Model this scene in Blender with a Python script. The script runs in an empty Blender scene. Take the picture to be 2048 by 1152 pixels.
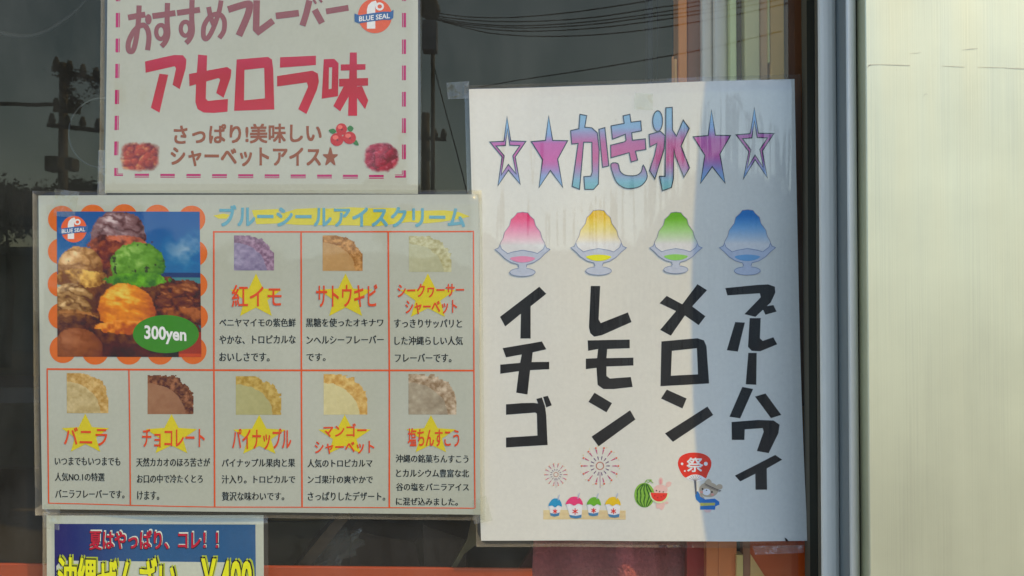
import bpy, bmesh, math, random
import numpy as np
from mathutils import Vector, geometry, noise as mnoise

# ------------------------------------------------------------------ camera, world, sun
SC = bpy.context.scene
COL = SC.collection
F = 1926.0          # focal length in photograph pixels (2048 wide)
D = 0.65            # camera to glass
ZC = 1.5
PITCH = math.radians(1.2)
cam = bpy.data.cameras.new('camera')
camo = bpy.data.objects.new('camera', cam)
COL.objects.link(camo)
camo.location = (0, -D, ZC)
camo.rotation_euler = (math.pi/2 + PITCH, 0, 0)
cam.sensor_width = 36
cam.lens = 36*F/2048
cam.clip_start = 0.02
cam.clip_end = 500
SC.camera = camo

SUN_AZ = math.radians(61.5)     # from the window's normal towards +x
SUN_EL = math.radians(48)
w = bpy.data.worlds.new('World'); SC.world = w; w.use_nodes = True
nt = w.node_tree
bg = nt.nodes['Background']
sky = nt.nodes.new('ShaderNodeTexSky')
sky.sky_type = 'NISHITA'; sky.sun_disc = False
sky.sun_elevation = SUN_EL
sdir = Vector((math.sin(SUN_AZ)*math.cos(SUN_EL), -math.cos(SUN_AZ)*math.cos(SUN_EL), math.sin(SUN_EL)))
sky.sun_rotation = math.atan2(sdir.x, sdir.y)
sky.air_density = 1.0; sky.dust_density = 1.0; sky.ozone_density = 2.0
nt.links.new(sky.outputs[0], bg.inputs[0])
bg.inputs[1].default_value = 0.15
sl = bpy.data.lights.new('sun', 'SUN'); sl.energy = 2.0; sl.angle = math.radians(0.6)
sl.color = (1.0, 0.70, 0.24)
so = bpy.data.objects.new('sun', sl); COL.objects.link(so)
so.rotation_euler = sdir.to_track_quat('Z', 'Y').to_euler()
so.location = (3, -3, 3)
vs = SC.view_settings
vs.view_transform = 'Standard'; vs.look = 'None'; vs.exposure = 0.72; vs.gamma = 1; vs.use_curve_mapping = False
SC.cycles.transparent_max_bounces = 24
SC.cycles.max_bounces = 8
try:
    SC.cycles.use_denoising = True
except Exception: pass

# ------------------------------------------------------------------ helpers
cp, sp = math.cos(PITCH), math.sin(PITCH)
def P(px, py, y=0.0):
    """the point of the vertical plane at depth y that this photograph pixel looks at"""
    a = (px-1024)/F; b = (576-py)/F
    dy = cp - b*sp; dz = sp + b*cp
    t = (y + D)/dy
    return (a*t, y, ZC + dz*t)
def R(px, py, Y):
    """real place (in front of the window) of something seen mirrored in the glass, Y metres away"""
    x, _, z = P(px, py, Y)
    return Vector((x, -Y, z))

def lin(c):
    return tuple(((v/255.0)/12.92 if v/255.0 <= .04045 else ((v/255.0+.055)/1.055)**2.4) for v in c)
def linear(c):
    c = np.clip(np.asarray(c, float)/255.0, 0, 1)
    return np.where(c <= .04045, c/12.92, ((c+.055)/1.055)**2.4)

def tag(o, label=None, cat=None, group=None, kind=None):
    if label: o['label'] = label
    if cat: o['category'] = cat
    if group: o['group'] = group
    if kind: o['kind'] = kind
    return o
def empty(name, loc, label=None, cat=None, group=None):
    o = bpy.data.objects.new(name, None); COL.objects.link(o); o.location = loc
    o.empty_display_size = .05
    return tag(o, label, cat, group)
def link(name, me, parent=None):
    o = bpy.data.objects.new(name, me); COL.objects.link(o)
    if parent:
        o.parent = parent
        r = parent; off = Vector(parent.location)
        while r.parent: r = r.parent; off += Vector(r.location)
        o.location = -off
    return o

def nodes(name):
    m = bpy.data.materials.new(name); m.use_nodes = True
    return m, m.node_tree.nodes, m.node_tree.links, m.node_tree.nodes['Principled BSDF']
def mat(name, col, rough=.5, metal=0, noise=0.0, scale=(20, 20, 20), bump=0.0, bscale=None, spec=.5, col2=None, coat=0, aniso=0):
    m, N, L, b = nodes(name)
    b.inputs['Base Color'].default_value = (*col, 1)
    b.inputs['Roughness'].default_value = rough
    b.inputs['Metallic'].default_value = metal
    b.inputs['Specular IOR Level'].default_value = spec
    b.inputs['Coat Weight'].default_value = coat
    tc = N.new('ShaderNodeTexCoord')
    if noise or col2:
        mp = N.new('ShaderNodeMapping'); mp.inputs['Scale'].default_value = scale
        nz = N.new('ShaderNodeTexNoise'); nz.inputs['Scale'].default_value = 1; nz.inputs['Detail'].default_value = 6; nz.inputs['Roughness'].default_value = .65
        L.new(tc.outputs['Object'], mp.inputs[0]); L.new(mp.outputs[0], nz.inputs[0])
        rp = N.new('ShaderNodeValToRGB')
        rp.color_ramp.elements[0].position = .3; rp.color_ramp.elements[1].position = .7
        c2 = col2 or tuple(v*(1-noise) for v in col)
        rp.color_ramp.elements[0].color = (*c2, 1); rp.color_ramp.elements[1].color = (*col, 1)
        L.new(nz.outputs[0], rp.inputs[0]); L.new(rp.outputs[0], b.inputs['Base Color'])
    if bump:
        mp2 = N.new('ShaderNodeMapping'); mp2.inputs['Scale'].default_value = bscale or scale
        n2 = N.new('ShaderNodeTexNoise'); n2.inputs['Scale'].default_value = 1; n2.inputs['Detail'].default_value = 5
        bp = N.new('ShaderNodeBump'); bp.inputs['Strength'].default_value = bump; bp.inputs['Distance'].default_value = .002
        L.new(tc.outputs['Object'], mp2.inputs[0]); L.new(mp2.outputs[0], n2.inputs[0])
        L.new(n2.outputs[0], bp.inputs['Height']); L.new(bp.outputs[0], b.inputs['Normal'])
    return m

def clear_sheet(name, ior, rough, tint=(1, 1, 1), milk=0.0, bscale=None, bump=0.0, boost=1.0, extra_rough=0, gcol=(1, 1, 1)):
    """a clear sheet: straight-through transparency plus a Fresnel reflection on the side that faces out"""
    m, N, L, b = nodes(name)
    N.remove(b)
    out = N['Material Output']
    tr = N.new('ShaderNodeBsdfTransparent'); tr.inputs[0].default_value = (*tint, 1)
    gl = N.new('ShaderNodeBsdfGlossy'); gl.inputs['Roughness'].default_value = rough; gl.inputs['Color'].default_value = (*gcol, 1)
    base = tr.outputs[0]
    if milk:
        df = N.new('ShaderNodeBsdfDiffuse'); df.inputs[0].default_value = (.8, .8, .74, 1)
        mx0 = N.new('ShaderNodeMixShader'); mx0.inputs[0].default_value = milk
        tcd = N.new('ShaderNodeTexCoord'); nd = N.new('ShaderNodeTexNoise'); nd.inputs['Scale'].default_value = 22; nd.inputs['Detail'].default_value = 9; nd.inputs['Roughness'].default_value = .75
        md = N.new('ShaderNodeMapping'); md.inputs['Scale'].default_value = (1, 1, .45)
        rd_ = N.new('ShaderNodeMapRange'); rd_.inputs[1].default_value = .35; rd_.inputs[2].default_value = .75; rd_.inputs[3].default_value = milk*.35; rd_.inputs[4].default_value = milk*3.2
        L.new(tcd.outputs['Object'], md.inputs[0]); L.new(md.outputs[0], nd.inputs[0]); L.new(nd.outputs[0], rd_.inputs[0]); L.new(rd_.outputs[0], mx0.inputs[0])
        L.new(tr.outputs[0], mx0.inputs[1]); L.new(df.outputs[0], mx0.inputs[2]); base = mx0.outputs[0]
    if extra_rough:      # a soft, broad sheen beside the sharp reflection
        g2 = N.new('ShaderNodeBsdfGlossy'); g2.inputs['Roughness'].default_value = .45
        mg = N.new('ShaderNodeMixShader'); mg.inputs[0].default_value = extra_rough
        L.new(gl.outputs[0], mg.inputs[1]); L.new(g2.outputs[0], mg.inputs[2]); gout = mg.outputs[0]
    else: g2 = None; gout = gl.outputs[0]
    fr = N.new('ShaderNodeFresnel'); fr.inputs[0].default_value = ior
    ge = N.new('ShaderNodeNewGeometry')
    s1 = N.new('ShaderNodeMath'); s1.operation = 'SUBTRACT'; s1.inputs[0].default_value = boost
    s2 = N.new('ShaderNodeMath'); s2.operation = 'MULTIPLY'; s2.use_clamp = True
    bm_ = N.new('ShaderNodeMath'); bm_.operation = 'MULTIPLY'; bm_.inputs[1].default_value = boost
    L.new(ge.outputs['Backfacing'], bm_.inputs[0]); L.new(bm_.outputs[0], s1.inputs[1])
    L.new(fr.outputs[0], s2.inputs[0]); L.new(s1.outputs[0], s2.inputs[1])
    mx = N.new('ShaderNodeMixShader')
    L.new(s2.outputs[0], mx.inputs[0]); L.new(base, mx.inputs[1]); L.new(gout, mx.inputs[2])
    L.new(mx.outputs[0], out.inputs[0])
    if bump:
        tc = N.new('ShaderNodeTexCoord')
        mp = N.new('ShaderNodeMapping'); mp.inputs['Scale'].default_value = bscale
        nz = N.new('ShaderNodeTexNoise'); nz.inputs['Scale'].default_value = 1; nz.inputs['Detail'].default_value = 2
        bp = N.new('ShaderNodeBump'); bp.inputs['Strength'].default_value = 1; bp.inputs['Distance'].default_value = bump
        L.new(tc.outputs['Object'], mp.inputs[0]); L.new(mp.outputs[0], nz.inputs[0]); L.new(nz.outputs[0], bp.inputs['Height'])
        L.new(bp.outputs[0], gl.inputs['Normal'])
        if g2: L.new(bp.outputs[0], g2.inputs['Normal'])
    return m

def boxes(name, bl, m, parent=None, bevel=0.0):
    """bl: list of (x0,x1,y0,y1,z0,z1)"""
    bm = bmesh.new()
    for x0, x1, y0, y1, z0, z1 in bl:
        v = [bm.verts.new(c) for c in ((x0,y0,z0),(x1,y0,z0),(x1,y1,z0),(x0,y1,z0),(x0,y0,z1),(x1,y0,z1),(x1,y1,z1),(x0,y1,z1))]
        for f in ((0,3,2,1),(4,5,6,7),(0,1,5,4),(1,2,6,5),(2,3,7,6),(3,0,4,7)): bm.faces.new([v[i] for i in f])
    if bevel: bmesh.ops.bevel(bm, geom=bm.edges[:], offset=bevel, segments=2, affect='EDGES', profile=.5)
    me = bpy.data.meshes.new(name); bm.to_mesh(me); bm.free(); me.materials.append(m)
    return link(name, me, parent)
def prism(name, pts, z0, z1, m, parent=None, smooth=False, axis='z'):
    """closed outline of (x,y) extruded in z"""
    bm = bmesh.new()
    a = [bm.verts.new((x, y, z0)) for x, y in pts]; b = [bm.verts.new((x, y, z1)) for x, y in pts]
    n = len(pts)
    for i in range(n):
        f = bm.faces.new((a[i], a[(i+1) % n], b[(i+1) % n], b[i])); f.smooth = smooth
    bm.faces.new(a[::-1]); bm.faces.new(b)
    bmesh.ops.recalc_face_normals(bm, faces=bm.faces[:])
    me = bpy.data.meshes.new(name); bm.to_mesh(me); bm.free(); me.materials.append(m)
    return link(name, me, parent)
def near(y): return .008+(y-.03)*.6 if .03 <= y < .1 else y
def slab(name, pix, y, th, m, parent=None, bump=None):
    y = near(y)
    """flat outline given in photograph pixels, standing at depth y, th thick"""
    bm = bmesh.new()
    a = [bm.verts.new(P(px, py, y)) for px, py in pix]
    b = [bm.verts.new((v.co.x, y+th, v.co.z)) for v in a]
    n = len(a)
    for i in range(n): bm.faces.new((a[i], a[(i+1) % n], b[(i+1) % n], b[i]))
    bm.faces.new(a[::-1]); bm.faces.new(b)
    bmesh.ops.recalc_face_normals(bm, faces=bm.faces[:])
    me = bpy.data.meshes.new(name); bm.to_mesh(me); bm.free(); me.materials.append(m)
    return link(name, me, parent)
def tube_bm(bm, pts, r, sides=6, closed=False):
    rings = []
    pts = [Vector(p) for p in pts]; n = len(pts)
    for i, p in enumerate(pts):
        if closed: d = pts[(i+1) % n]-pts[i-1]
        else: d = pts[min(i+1, n-1)]-pts[max(i-1, 0)]
        d.normalize()
        u = d.cross(Vector((0, 0, 1)))
        if u.length < .05: u = d.cross(Vector((0, 1, 0)))
        u.normalize(); v = d.cross(u)
        rr = r[i] if isinstance(r, (list, tuple)) else r
        rings.append([bm.verts.new(p + (u*math.cos(2*math.pi*k/sides)+v*math.sin(2*math.pi*k/sides))*rr) for k in range(sides)])
    for i in range(n if closed else n-1):
        A, B = rings[i], rings[(i+1) % n]
        for k in range(sides):
            f = bm.faces.new((A[k], A[(k+1) % sides], B[(k+1) % sides], B[k])); f.smooth = True
    if not closed: bm.faces.new(rings[0][::-1]); bm.faces.new(rings[-1])
def tube(name, pts, r, m, parent=None, sides=6, closed=False):
    bm = bmesh.new(); tube_bm(bm, pts, r, sides, closed)
    bmesh.ops.recalc_face_normals(bm, faces=bm.faces[:])
    me = bpy.data.meshes.new(name); bm.to_mesh(me); bm.free(); me.materials.append(m)
    return link(name, me, parent)

# ------------------------------------------------------------------ materials
M = {}
def ink_material():
    m, N, L, b = nodes('print ink')
    at = N.new('ShaderNodeAttribute'); at.attribute_name = 'Col'
    tc = N.new('ShaderNodeTexCoord')
    nz = N.new('ShaderNodeTexNoise'); nz.inputs['Scale'].default_value = 420; nz.inputs['Detail'].default_value = 3
    mr = N.new('ShaderNodeMapRange'); mr.inputs[3].default_value = .90; mr.inputs[4].default_value = 1.10
    mu = N.new('ShaderNodeVectorMath'); mu.operation = 'SCALE'
    L.new(tc.outputs['Object'], nz.inputs[0]); L.new(nz.outputs[0], mr.inputs[0])
    L.new(at.outputs['Color'], mu.inputs[0]); L.new(mr.outputs[0], mu.inputs['Scale'])
    L.new(mu.outputs[0], b.inputs['Base Color'])
    b.inputs['Roughness'].default_value = .6; b.inputs['Specular IOR Level'].default_value = .2
    return m
M['ink'] = ink_material()
def paper(name, c, c2):
    m, N, L, b = nodes(name)
    tc = N.new('ShaderNodeTexCoord')
    n1 = N.new('ShaderNodeTexNoise'); n1.inputs['Scale'].default_value = 9; n1.inputs['Detail'].default_value = 4
    n2 = N.new('ShaderNodeTexNoise'); n2.inputs['Scale'].default_value = 420; n2.inputs['Detail'].default_value = 3
    r1 = N.new('ShaderNodeValToRGB'); r1.color_ramp.elements[0].position = .35; r1.color_ramp.elements[1].position = .62
    r1.color_ramp.elements[0].color = (*c2, 1); r1.color_ramp.elements[1].color = (*c, 1)
    mr = N.new('ShaderNodeMapRange'); mr.inputs[3].default_value = .93; mr.inputs[4].default_value = 1.06
    mu = N.new('ShaderNodeVectorMath'); mu.operation = 'SCALE'
    # small grubby specks
    vo = N.new('ShaderNodeTexVoronoi'); vo.inputs['Scale'].default_value = 38; vo.inputs['Randomness'].default_value = 1
    cr = N.new('ShaderNodeValToRGB'); cr.color_ramp.elements[0].position = .03; cr.color_ramp.elements[1].position = .05
    cr.color_ramp.elements[0].color = (.45, .42, .36, 1); cr.color_ramp.elements[1].color = (1, 1, 1, 1)
    mm = N.new('ShaderNodeMix'); mm.data_type = 'RGBA'; mm.blend_type = 'MULTIPLY'
    n3 = N.new('ShaderNodeTexNoise'); n3.inputs['Scale'].default_value = 30
    r3 = N.new('ShaderNodeValToRGB'); r3.color_ramp.elements[0].position = .6; r3.color_ramp.elements[1].position = .64
    L.new(tc.outputs['Object'], n1.inputs[0]); L.new(tc.outputs['Object'], n2.inputs[0]); L.new(tc.outputs['Object'], vo.inputs[0]); L.new(tc.outputs['Object'], n3.inputs[0])
    L.new(n1.outputs[0], r1.inputs[0]); L.new(n2.outputs[0], mr.inputs[0])
    L.new(r1.outputs[0], mu.inputs[0]); L.new(mr.outputs[0], mu.inputs['Scale'])
    L.new(vo.outputs['Distance'], cr.inputs[0]); L.new(n3.outputs[0], r3.inputs[0]); L.new(r3.outputs[0], mm.inputs[0])
    L.new(mu.outputs[0], mm.inputs[6]); L.new(cr.outputs[0], mm.inputs[7])
    L.new(mm.outputs[2], b.inputs['Base Color'])
    b.inputs['Roughness'].default_value = .7; b.inputs['Specular IOR Level'].default_value = .2
    return m
M['film_wavy'] = clear_sheet('laminate film with vertical ripples', 1.5, .03, (.985, .985, .975), .012, (60, 60, 2.5), .0014, 1.75, .2)
M['film'] = clear_sheet('laminate film', 1.5, .04, (.98, .985, .965), .012, (16, 16, 12), .0012, 1.3, .3)
M['tape'] = clear_sheet('clear tape', 1.5, .12, (.94, .95, .90), .07, (160, 160, 90), .003, 1.6, .3)
M['glass'] = clear_sheet('window glass', 1.5, .004, (.985, .99, .98), 0.011, (1.5, 1.5, 1.5), .0004, 2.1, gcol=(.70, .61, .40))

# ------------------------------------------------------------------ the printed sheets
LAY = 6e-5
class Sheet:
    xstep = 30
    def __init__(s, root, base, bend, seen, albedo):
        s.root, s.base, s.bend = root, base, bend
        s.h = np.array((.022, .024, .024)); s.k = np.asarray(albedo)/(linear(seen)-s.h)
    def ink(s, c): return np.clip((linear(c)-s.h)*s.k, .006, .88)
    def co(s, px, py, layer):
        y = -(s.base + s.bend(px, py) + layer*LAY)
        x, _, z = P(px, py, -s.base)
        return (x, y, z)
    def finish(s, name, bm, fid, fills, gstep, m, parent):
        xs = [v.co.x for v in bm.verts]; ys = [v.co.y for v in bm.verts]
        def cut(step, ax, lo, hi):
            k = math.ceil(lo/step)
            while k*step < hi:
                if k*step > lo:
                    no = (1, 0, 0) if ax == 0 else (0, 1, 0); c = (k*step, 0, 0) if ax == 0 else (0, k*step, 0)
                    bmesh.ops.bisect_plane(bm, geom=bm.verts[:]+bm.edges[:]+bm.faces[:], plane_co=c, plane_no=no, dist=1e-5)
                k += 1
        cut(s.xstep, 0, min(xs), max(xs)); cut(gstep or 30, 1, min(ys), max(ys))
        cl = bm.loops.layers.float_color.new('Col')
        for f in bm.faces:
            fill = fills[f[fid]] if fills else None
            for l in f.loops:
                if fill is None: break
                c = fill(l.vert.co.x, l.vert.co.y) if callable(fill) else fill
                c = s.ink(c); l[cl] = (c[0], c[1], c[2], 1)
        for v in bm.verts: v.co = s.co(v.co.x, v.co.y, v.co.z)
        for f in bm.faces:
            f.normal_update()
            if f.normal.y > 0: f.normal_flip()
        me = bpy.data.meshes.new(name); bm.to_mesh(me); bm.free(); me.materials.append(m or M['ink'])
        return link(name, me, parent or s.root)
    def art(s, name, items, gstep=None, m=None, parent=None):
        """items: (outline or [outline, hole, ...], colour or fn(px,py), layer)"""
        bm = bmesh.new(); fid = bm.faces.layers.int.new('fid'); fills = []
        for it in items:
            loops, fill, lay = it
            if not isinstance(loops[0][0], (tuple, list)): loops = [loops]
            fills.append(fill); k = len(fills)-1
            flat = [p for lp in loops for p in lp]
            vs_ = [bm.verts.new((p[0], p[1], lay)) for p in flat]
            if len(loops) == 1 and len(flat) <= 4: tris = [tuple(range(len(flat)))]
            else: tris = geometry.tessellate_polygon([[Vector((p[0], p[1], 0)) for p in lp] for lp in loops])
            for t in tris:
                if len(set(t)) < 3: continue
                try: f = bm.faces.new([vs_[i] for i in t]); f[fid] = k
                except ValueError: pass
        return s.finish(name, bm, fid, fills, gstep, m, parent)
    def text(s, name, string, quad, fill, lay, bold=0.0, m=None, parent=None, shear=0, gstep=None, strike=0.0):
        """quad: (xl, yt_l, yb_l, xr, yt_r, yb_r) box of the ink in photograph pixels"""
        c = bpy.data.curves.new('t', 'FONT'); c.body = string; c.offset = bold; c.resolution_u = 3
        o = bpy.data.objects.new('t', c); COL.objects.link(o)
        dg = bpy.context.evaluated_depsgraph_get(); dg.update()
        me = bpy.data.meshes.new_from_object(o.evaluated_get(dg))
        V = [(v.co.x, v.co.y) for v in me.vertices]; Fc = [tuple(p.vertices) for p in me.polygons]
        bpy.data.objects.remove(o); bpy.data.curves.remove(c); bpy.data.meshes.remove(me)
        x0 = min(v[0] for v in V); x1 = max(v[0] for v in V); y0 = min(v[1] for v in V); y1 = max(v[1] for v in V)
        xl, tl, bl, xr, tr, br = quad
        bm = bmesh.new(); fid = bm.faces.layers.int.new('fid')
        sh = [(0, 0)] if not strike else ([(-1, 0), (1, 0), (0, 0)] if strike < .5 else [(-.8, -.8), (.8, -.8), (-.8, .8), (.8, .8), (0, 0)])
        for n_, (ox, oy) in enumerate(sh):
            vv = []
            for x, y in V:
                u = (x-x0)/(x1-x0); q = (y-y0)/(y1-y0)
                t = tl+(tr-tl)*u; b = bl+(br-bl)*u
                vv.append(bm.verts.new((xl+(xr-xl)*u + shear*q + ox*strike, b+(t-b)*q + oy*strike, lay+.12*n_)))
            for f in Fc:
                try: bm.faces.new([vv[i] for i in f])
                except ValueError: pass
        return s.finish(name, bm, fid, [fill], gstep, m, parent)
    def raster(s, name, x0, y0, x1, y1, nx, ny, fn, lay, parent=None, skew=(0, 0)):
        X, Y = np.meshgrid(np.linspace(0, 1, nx), np.linspace(0, 1, ny))
        rgb, mask = fn(X, Y)
        rgb = np.clip((linear(rgb)-s.h)*s.k, .006, .88)
        verts = [s.co(x0+(x1-x0)*X[j, i]+skew[0]*Y[j, i], y0+(y1-y0)*Y[j, i]+skew[1]*X[j, i], lay) for j in range(ny) for i in range(nx)]
        faces = []
        for j in range(ny-1):
            for i in range(nx-1):
                if mask[j, i] and mask[j+1, i] and mask[j, i+1] and mask[j+1, i+1]:
                    a = j*nx+i; faces.append((a, a+nx, a+nx+1, a+1))
        me = bpy.data.meshes.new(name); me.from_pydata(verts, [], faces)
        at = me.color_attributes.new('Col', 'FLOAT_COLOR', 'POINT')
        buf = np.ones((nx*ny, 4)); buf[:, :3] = rgb.reshape(-1, 3)
        at.data.foreach_set('color', buf.ravel()); me.materials.append(M['ink'])
        return link(name, me, parent or s.root)
    def laminate(s, corners, film, m_paper, m_film, lay=11):
        s.art('paper', [(corners, (255, 255, 255), 1)], m=m_paper)
        bm = bmesh.new()
        # closed thin pouch
        n = int((film[1][0]-film[0][0])/s.xstep)+1; ny_ = int((film[3][1]-film[0][1])/30)+1
        def q(u, v):
            (ax, ay), (bx, by), (cx, cy), (dx, dy) = film
            return (ax*(1-u)*(1-v)+bx*u*(1-v)+cx*u*v+dx*(1-u)*v, ay*(1-u)*(1-v)+by*u*(1-v)+cy*u*v+dy*(1-u)*v)
        G = []
        for L_ in (0, lay):
            G.append([[bm.verts.new(s.co(*q(i/n, j/ny_), L_)) for i in range(n+1)] for j in range(ny_+1)])
        for g in G:
            for j in range(ny_):
                for i in range(n): bm.faces.new((g[j][i], g[j+1][i], g[j+1][i+1], g[j][i+1]))
        for j in range(ny_):
            for i in (0, n): bm.faces.new((G[0][j][i], G[1][j][i], G[1][j+1][i], G[0][j+1][i]))
        for i in range(n):
            for j in (0, ny_): bm.faces.new((G[0][j][i], G[1][j][i], G[1][j][i+1], G[0][j][i+1]))
        bmesh.ops.recalc_face_normals(bm, faces=bm.faces[:])
        for f in bm.faces: f.smooth = True
        me = bpy.data.meshes.new('laminate_film'); bm.to_mesh(me); bm.free(); me.materials.append(m_film)
        return link('laminate_film', me, s.root)
    def tape(s, quad, lay=13):
        return s.art('tape_strip', [(quad, (255, 255, 255), lay)], m=M['tape'])

def Z(ox, oy, k):
    return lambda pts: [(ox+x/k, oy+y/k) for x, y in pts]
def zq(ox, oy, k, q):
    xl, tl, bl, xr, tr, br = q
    return (ox+xl/k, oy+tl/k, oy+bl/k, ox+xr/k, oy+tr/k, oy+br/k)
def smooth(pts, n=6, closed=False):
    out = []; N_ = len(pts)
    rng = range(N_ if closed else N_-1)
    for i in rng:
        g = (lambda j: pts[j % N_]) if closed else (lambda j: pts[max(0, min(N_-1, j))])
        p0, p1, p2, p3 = g(i-1), g(i), g(i+1), g(i+2)
        for k in range(n):
            t = k/n
            out.append(tuple(.5*(2*p1[a]+(p2[a]-p0[a])*t+(2*p0[a]-5*p1[a]+4*p2[a]-p3[a])*t*t+(3*p1[a]-p0[a]-3*p2[a]+p3[a])*t**3) for a in (0, 1)))
    if not closed: out.append(tuple(pts[-1]))
    return out
def ribbon(pts, wd, fill, lay, closed=False):
    """stroke as a strip of quads"""
    n = len(pts); L_, R_ = [], []
    for i in range(n):
        if closed: a, b, c = pts[i-1], pts[i], pts[(i+1) % n]
        else: a, b, c = pts[max(i-1, 0)], pts[i], pts[min(i+1, n-1)]
        d1 = Vector((b[0]-a[0], b[1]-a[1])); d2 = Vector((c[0]-b[0], c[1]-b[1]))
        if d1.length < 1e-6: d1 = d2
        if d2.length < 1e-6: d2 = d1
        d1.normalize(); d2.normalize(); d = d1+d2
        if d.length < 1e-3: d = d1.copy()
        d.normalize(); nn = Vector((-d.y, d.x)); sc = 1/max(.5, nn.dot(Vector((-d1.y, d1.x))))
        ww = (wd[i] if isinstance(wd, (list, tuple)) else wd)/2*sc
        L_.append((b[0]+nn.x*ww, b[1]+nn.y*ww)); R_.append((b[0]-nn.x*ww, b[1]-nn.y*ww))
    out = []
    for i in range(n if closed else n-1):
        j = (i+1) % n
        out.append(([L_[i], L_[j], R_[j], R_[i]], fill, lay + (i % 40)*.012))
    return out
def ell(cx, cy, rx, ry, n=28, a0=0, a1=2*math.pi):
    full = abs(a1-a0-2*math.pi) < 1e-6
    return [(cx+rx*math.cos(a0+(a1-a0)*i/(n if full else n-1)), cy+ry*math.sin(a0+(a1-a0)*i/(n if full else n-1))) for i in range(n)]
def star5(cx, cy, rx, ry, inner=.45, rot=0, n=5):
    return [(cx+rx*(1 if i % 2 == 0 else inner)*math.sin(math.pi*i/n+rot), cy-ry*(1 if i % 2 == 0 else inner)*math.cos(math.pi*i/n+rot)) for i in range(2*n)]
def ramp(stops):
    def f(px, py):
        if py <= stops[0][0]: return stops[0][1]
        for (a, ca), (b, cb) in zip(stops, stops[1:]):
            if py <= b:
                t = (py-a)/(b-a); return tuple(ca[i]*(1-t)+cb[i]*t for i in range(3))
        return stops[-1][1]
    return f

rngn = np.random.RandomState(7)
def vnoise(X, Y, sc, seed=0, octs=4):
    out = np.zeros_like(X); amp = 1; tot = 0
    for o in range(octs):
        r = np.random.RandomState(seed*31+o); g = r.rand(64, 64)
        x = X*sc*2**o; y = Y*sc*2**o
        xi = np.floor(x).astype(int); yi = np.floor(y).astype(int); fx = x-xi; fy = y-yi
        fx = fx*fx*(3-2*fx); fy = fy*fy*(3-2*fy)
        a = g[yi % 64, xi % 64]; b = g[yi % 64, (xi+1) % 64]; c = g[(yi+1) % 64, xi % 64]; d = g[(yi+1) % 64, (xi+1) % 64]
        out += amp*((a*(1-fx)+b*fx)*(1-fy)+(c*(1-fx)+d*fx)*fy); tot += amp; amp *= .55
    return out/tot

def logo(S, cx, cy, r, T_lay=4, tilt=0.0, parent=None, name='round_emblem'):
    """orange disc, white letter-like stem and ring, blue ribbon with white words"""
    OR = (200, 95, 60); WH = (215, 215, 205); BL = (62, 98, 140)
    e = [(ell(cx, cy, r, r*1.02, 36), OR, T_lay)]
    st = [(-.47, .75), (-.47, -.35), (-.40, -.62), (-.2, -.82), (.05, -.9), (.12, -.75), (.02, -.55), (.02, .75)]
    e.append(([(cx+a*r, cy+b*r) for a, b in st], WH, T_lay+1))
    e.append(([ell(cx+.28*r, cy-.55*r, .25*r, .24*r, 20), ell(cx+.28*r, cy-.55*r, .13*r, .12*r, 14)[::-1]], WH, T_lay+1.3))
    top = [(-1.2, -.16), (-.9, -.05), (-.5, -.12), (0, -.18), (.5, -.24), (.9, -.22), (1.1, -.34)]
    bot = [(1.08, .14), (.9, .26), (.5, .24), (0, .30), (-.5, .36), (-.9, .42), (-1.18, .32)]
    e.append(([(cx+a*r, cy+(b+tilt*a)*r) for a, b in top+bot], BL, T_lay+2))
    g = S.art(name, e, parent=parent)
    S.text('lettering', 'BLUE SEAL', (cx-.93*r, cy-(-.02+.93*tilt)*r, cy+(.32-.93*tilt)*r, cx+.88*r, cy-(.14-.9*tilt)*r, cy+(.16+.9*tilt)*r), (225, 225, 215), T_lay+3, bold=.02, parent=g)
    return g

TEXTMETA = {}
# ================================================================== A: recommended-flavour poster (top left)
ra = empty('laminated_poster', P(523, 385, -.0003), 'white laminated flavour poster with pink dashed border and big red Japanese lettering', 'poster')
A_SEEN = (170, 177, 160)
bendA = lambda px, py: .0006*math.sin((px-210)/626*math.pi)**2 + .00025*(1+math.sin(px/70+py/90))
SA = Sheet(ra, .0003, bendA, A_SEEN, (.56, .575, .485))
SA.laminate([(222, -500), (836, -500), (836, 388), (210, 386)], [(208, -512), (843, -512), (843, 397), (199, 396)], paper('paper of flavour poster', (.56, .575, .485), (.50, .51, .41)), M['film'])
T = Z(200, 0, 2.88)
RED = ramp([(105, (170, 58, 72)), (160, (160, 34, 44)), (230, (176, 44, 56))])  # red ink; paler top is a reflection put into the colour
def TA(name, polys, fill, lay=2, gstep=None):
    return SA.art(name, [([T(lp) for lp in p] if isinstance(p[0][0], (tuple, list)) else T(p), fill, lay+.1*i) for i, p in enumerate(polys)], gstep)
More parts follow.
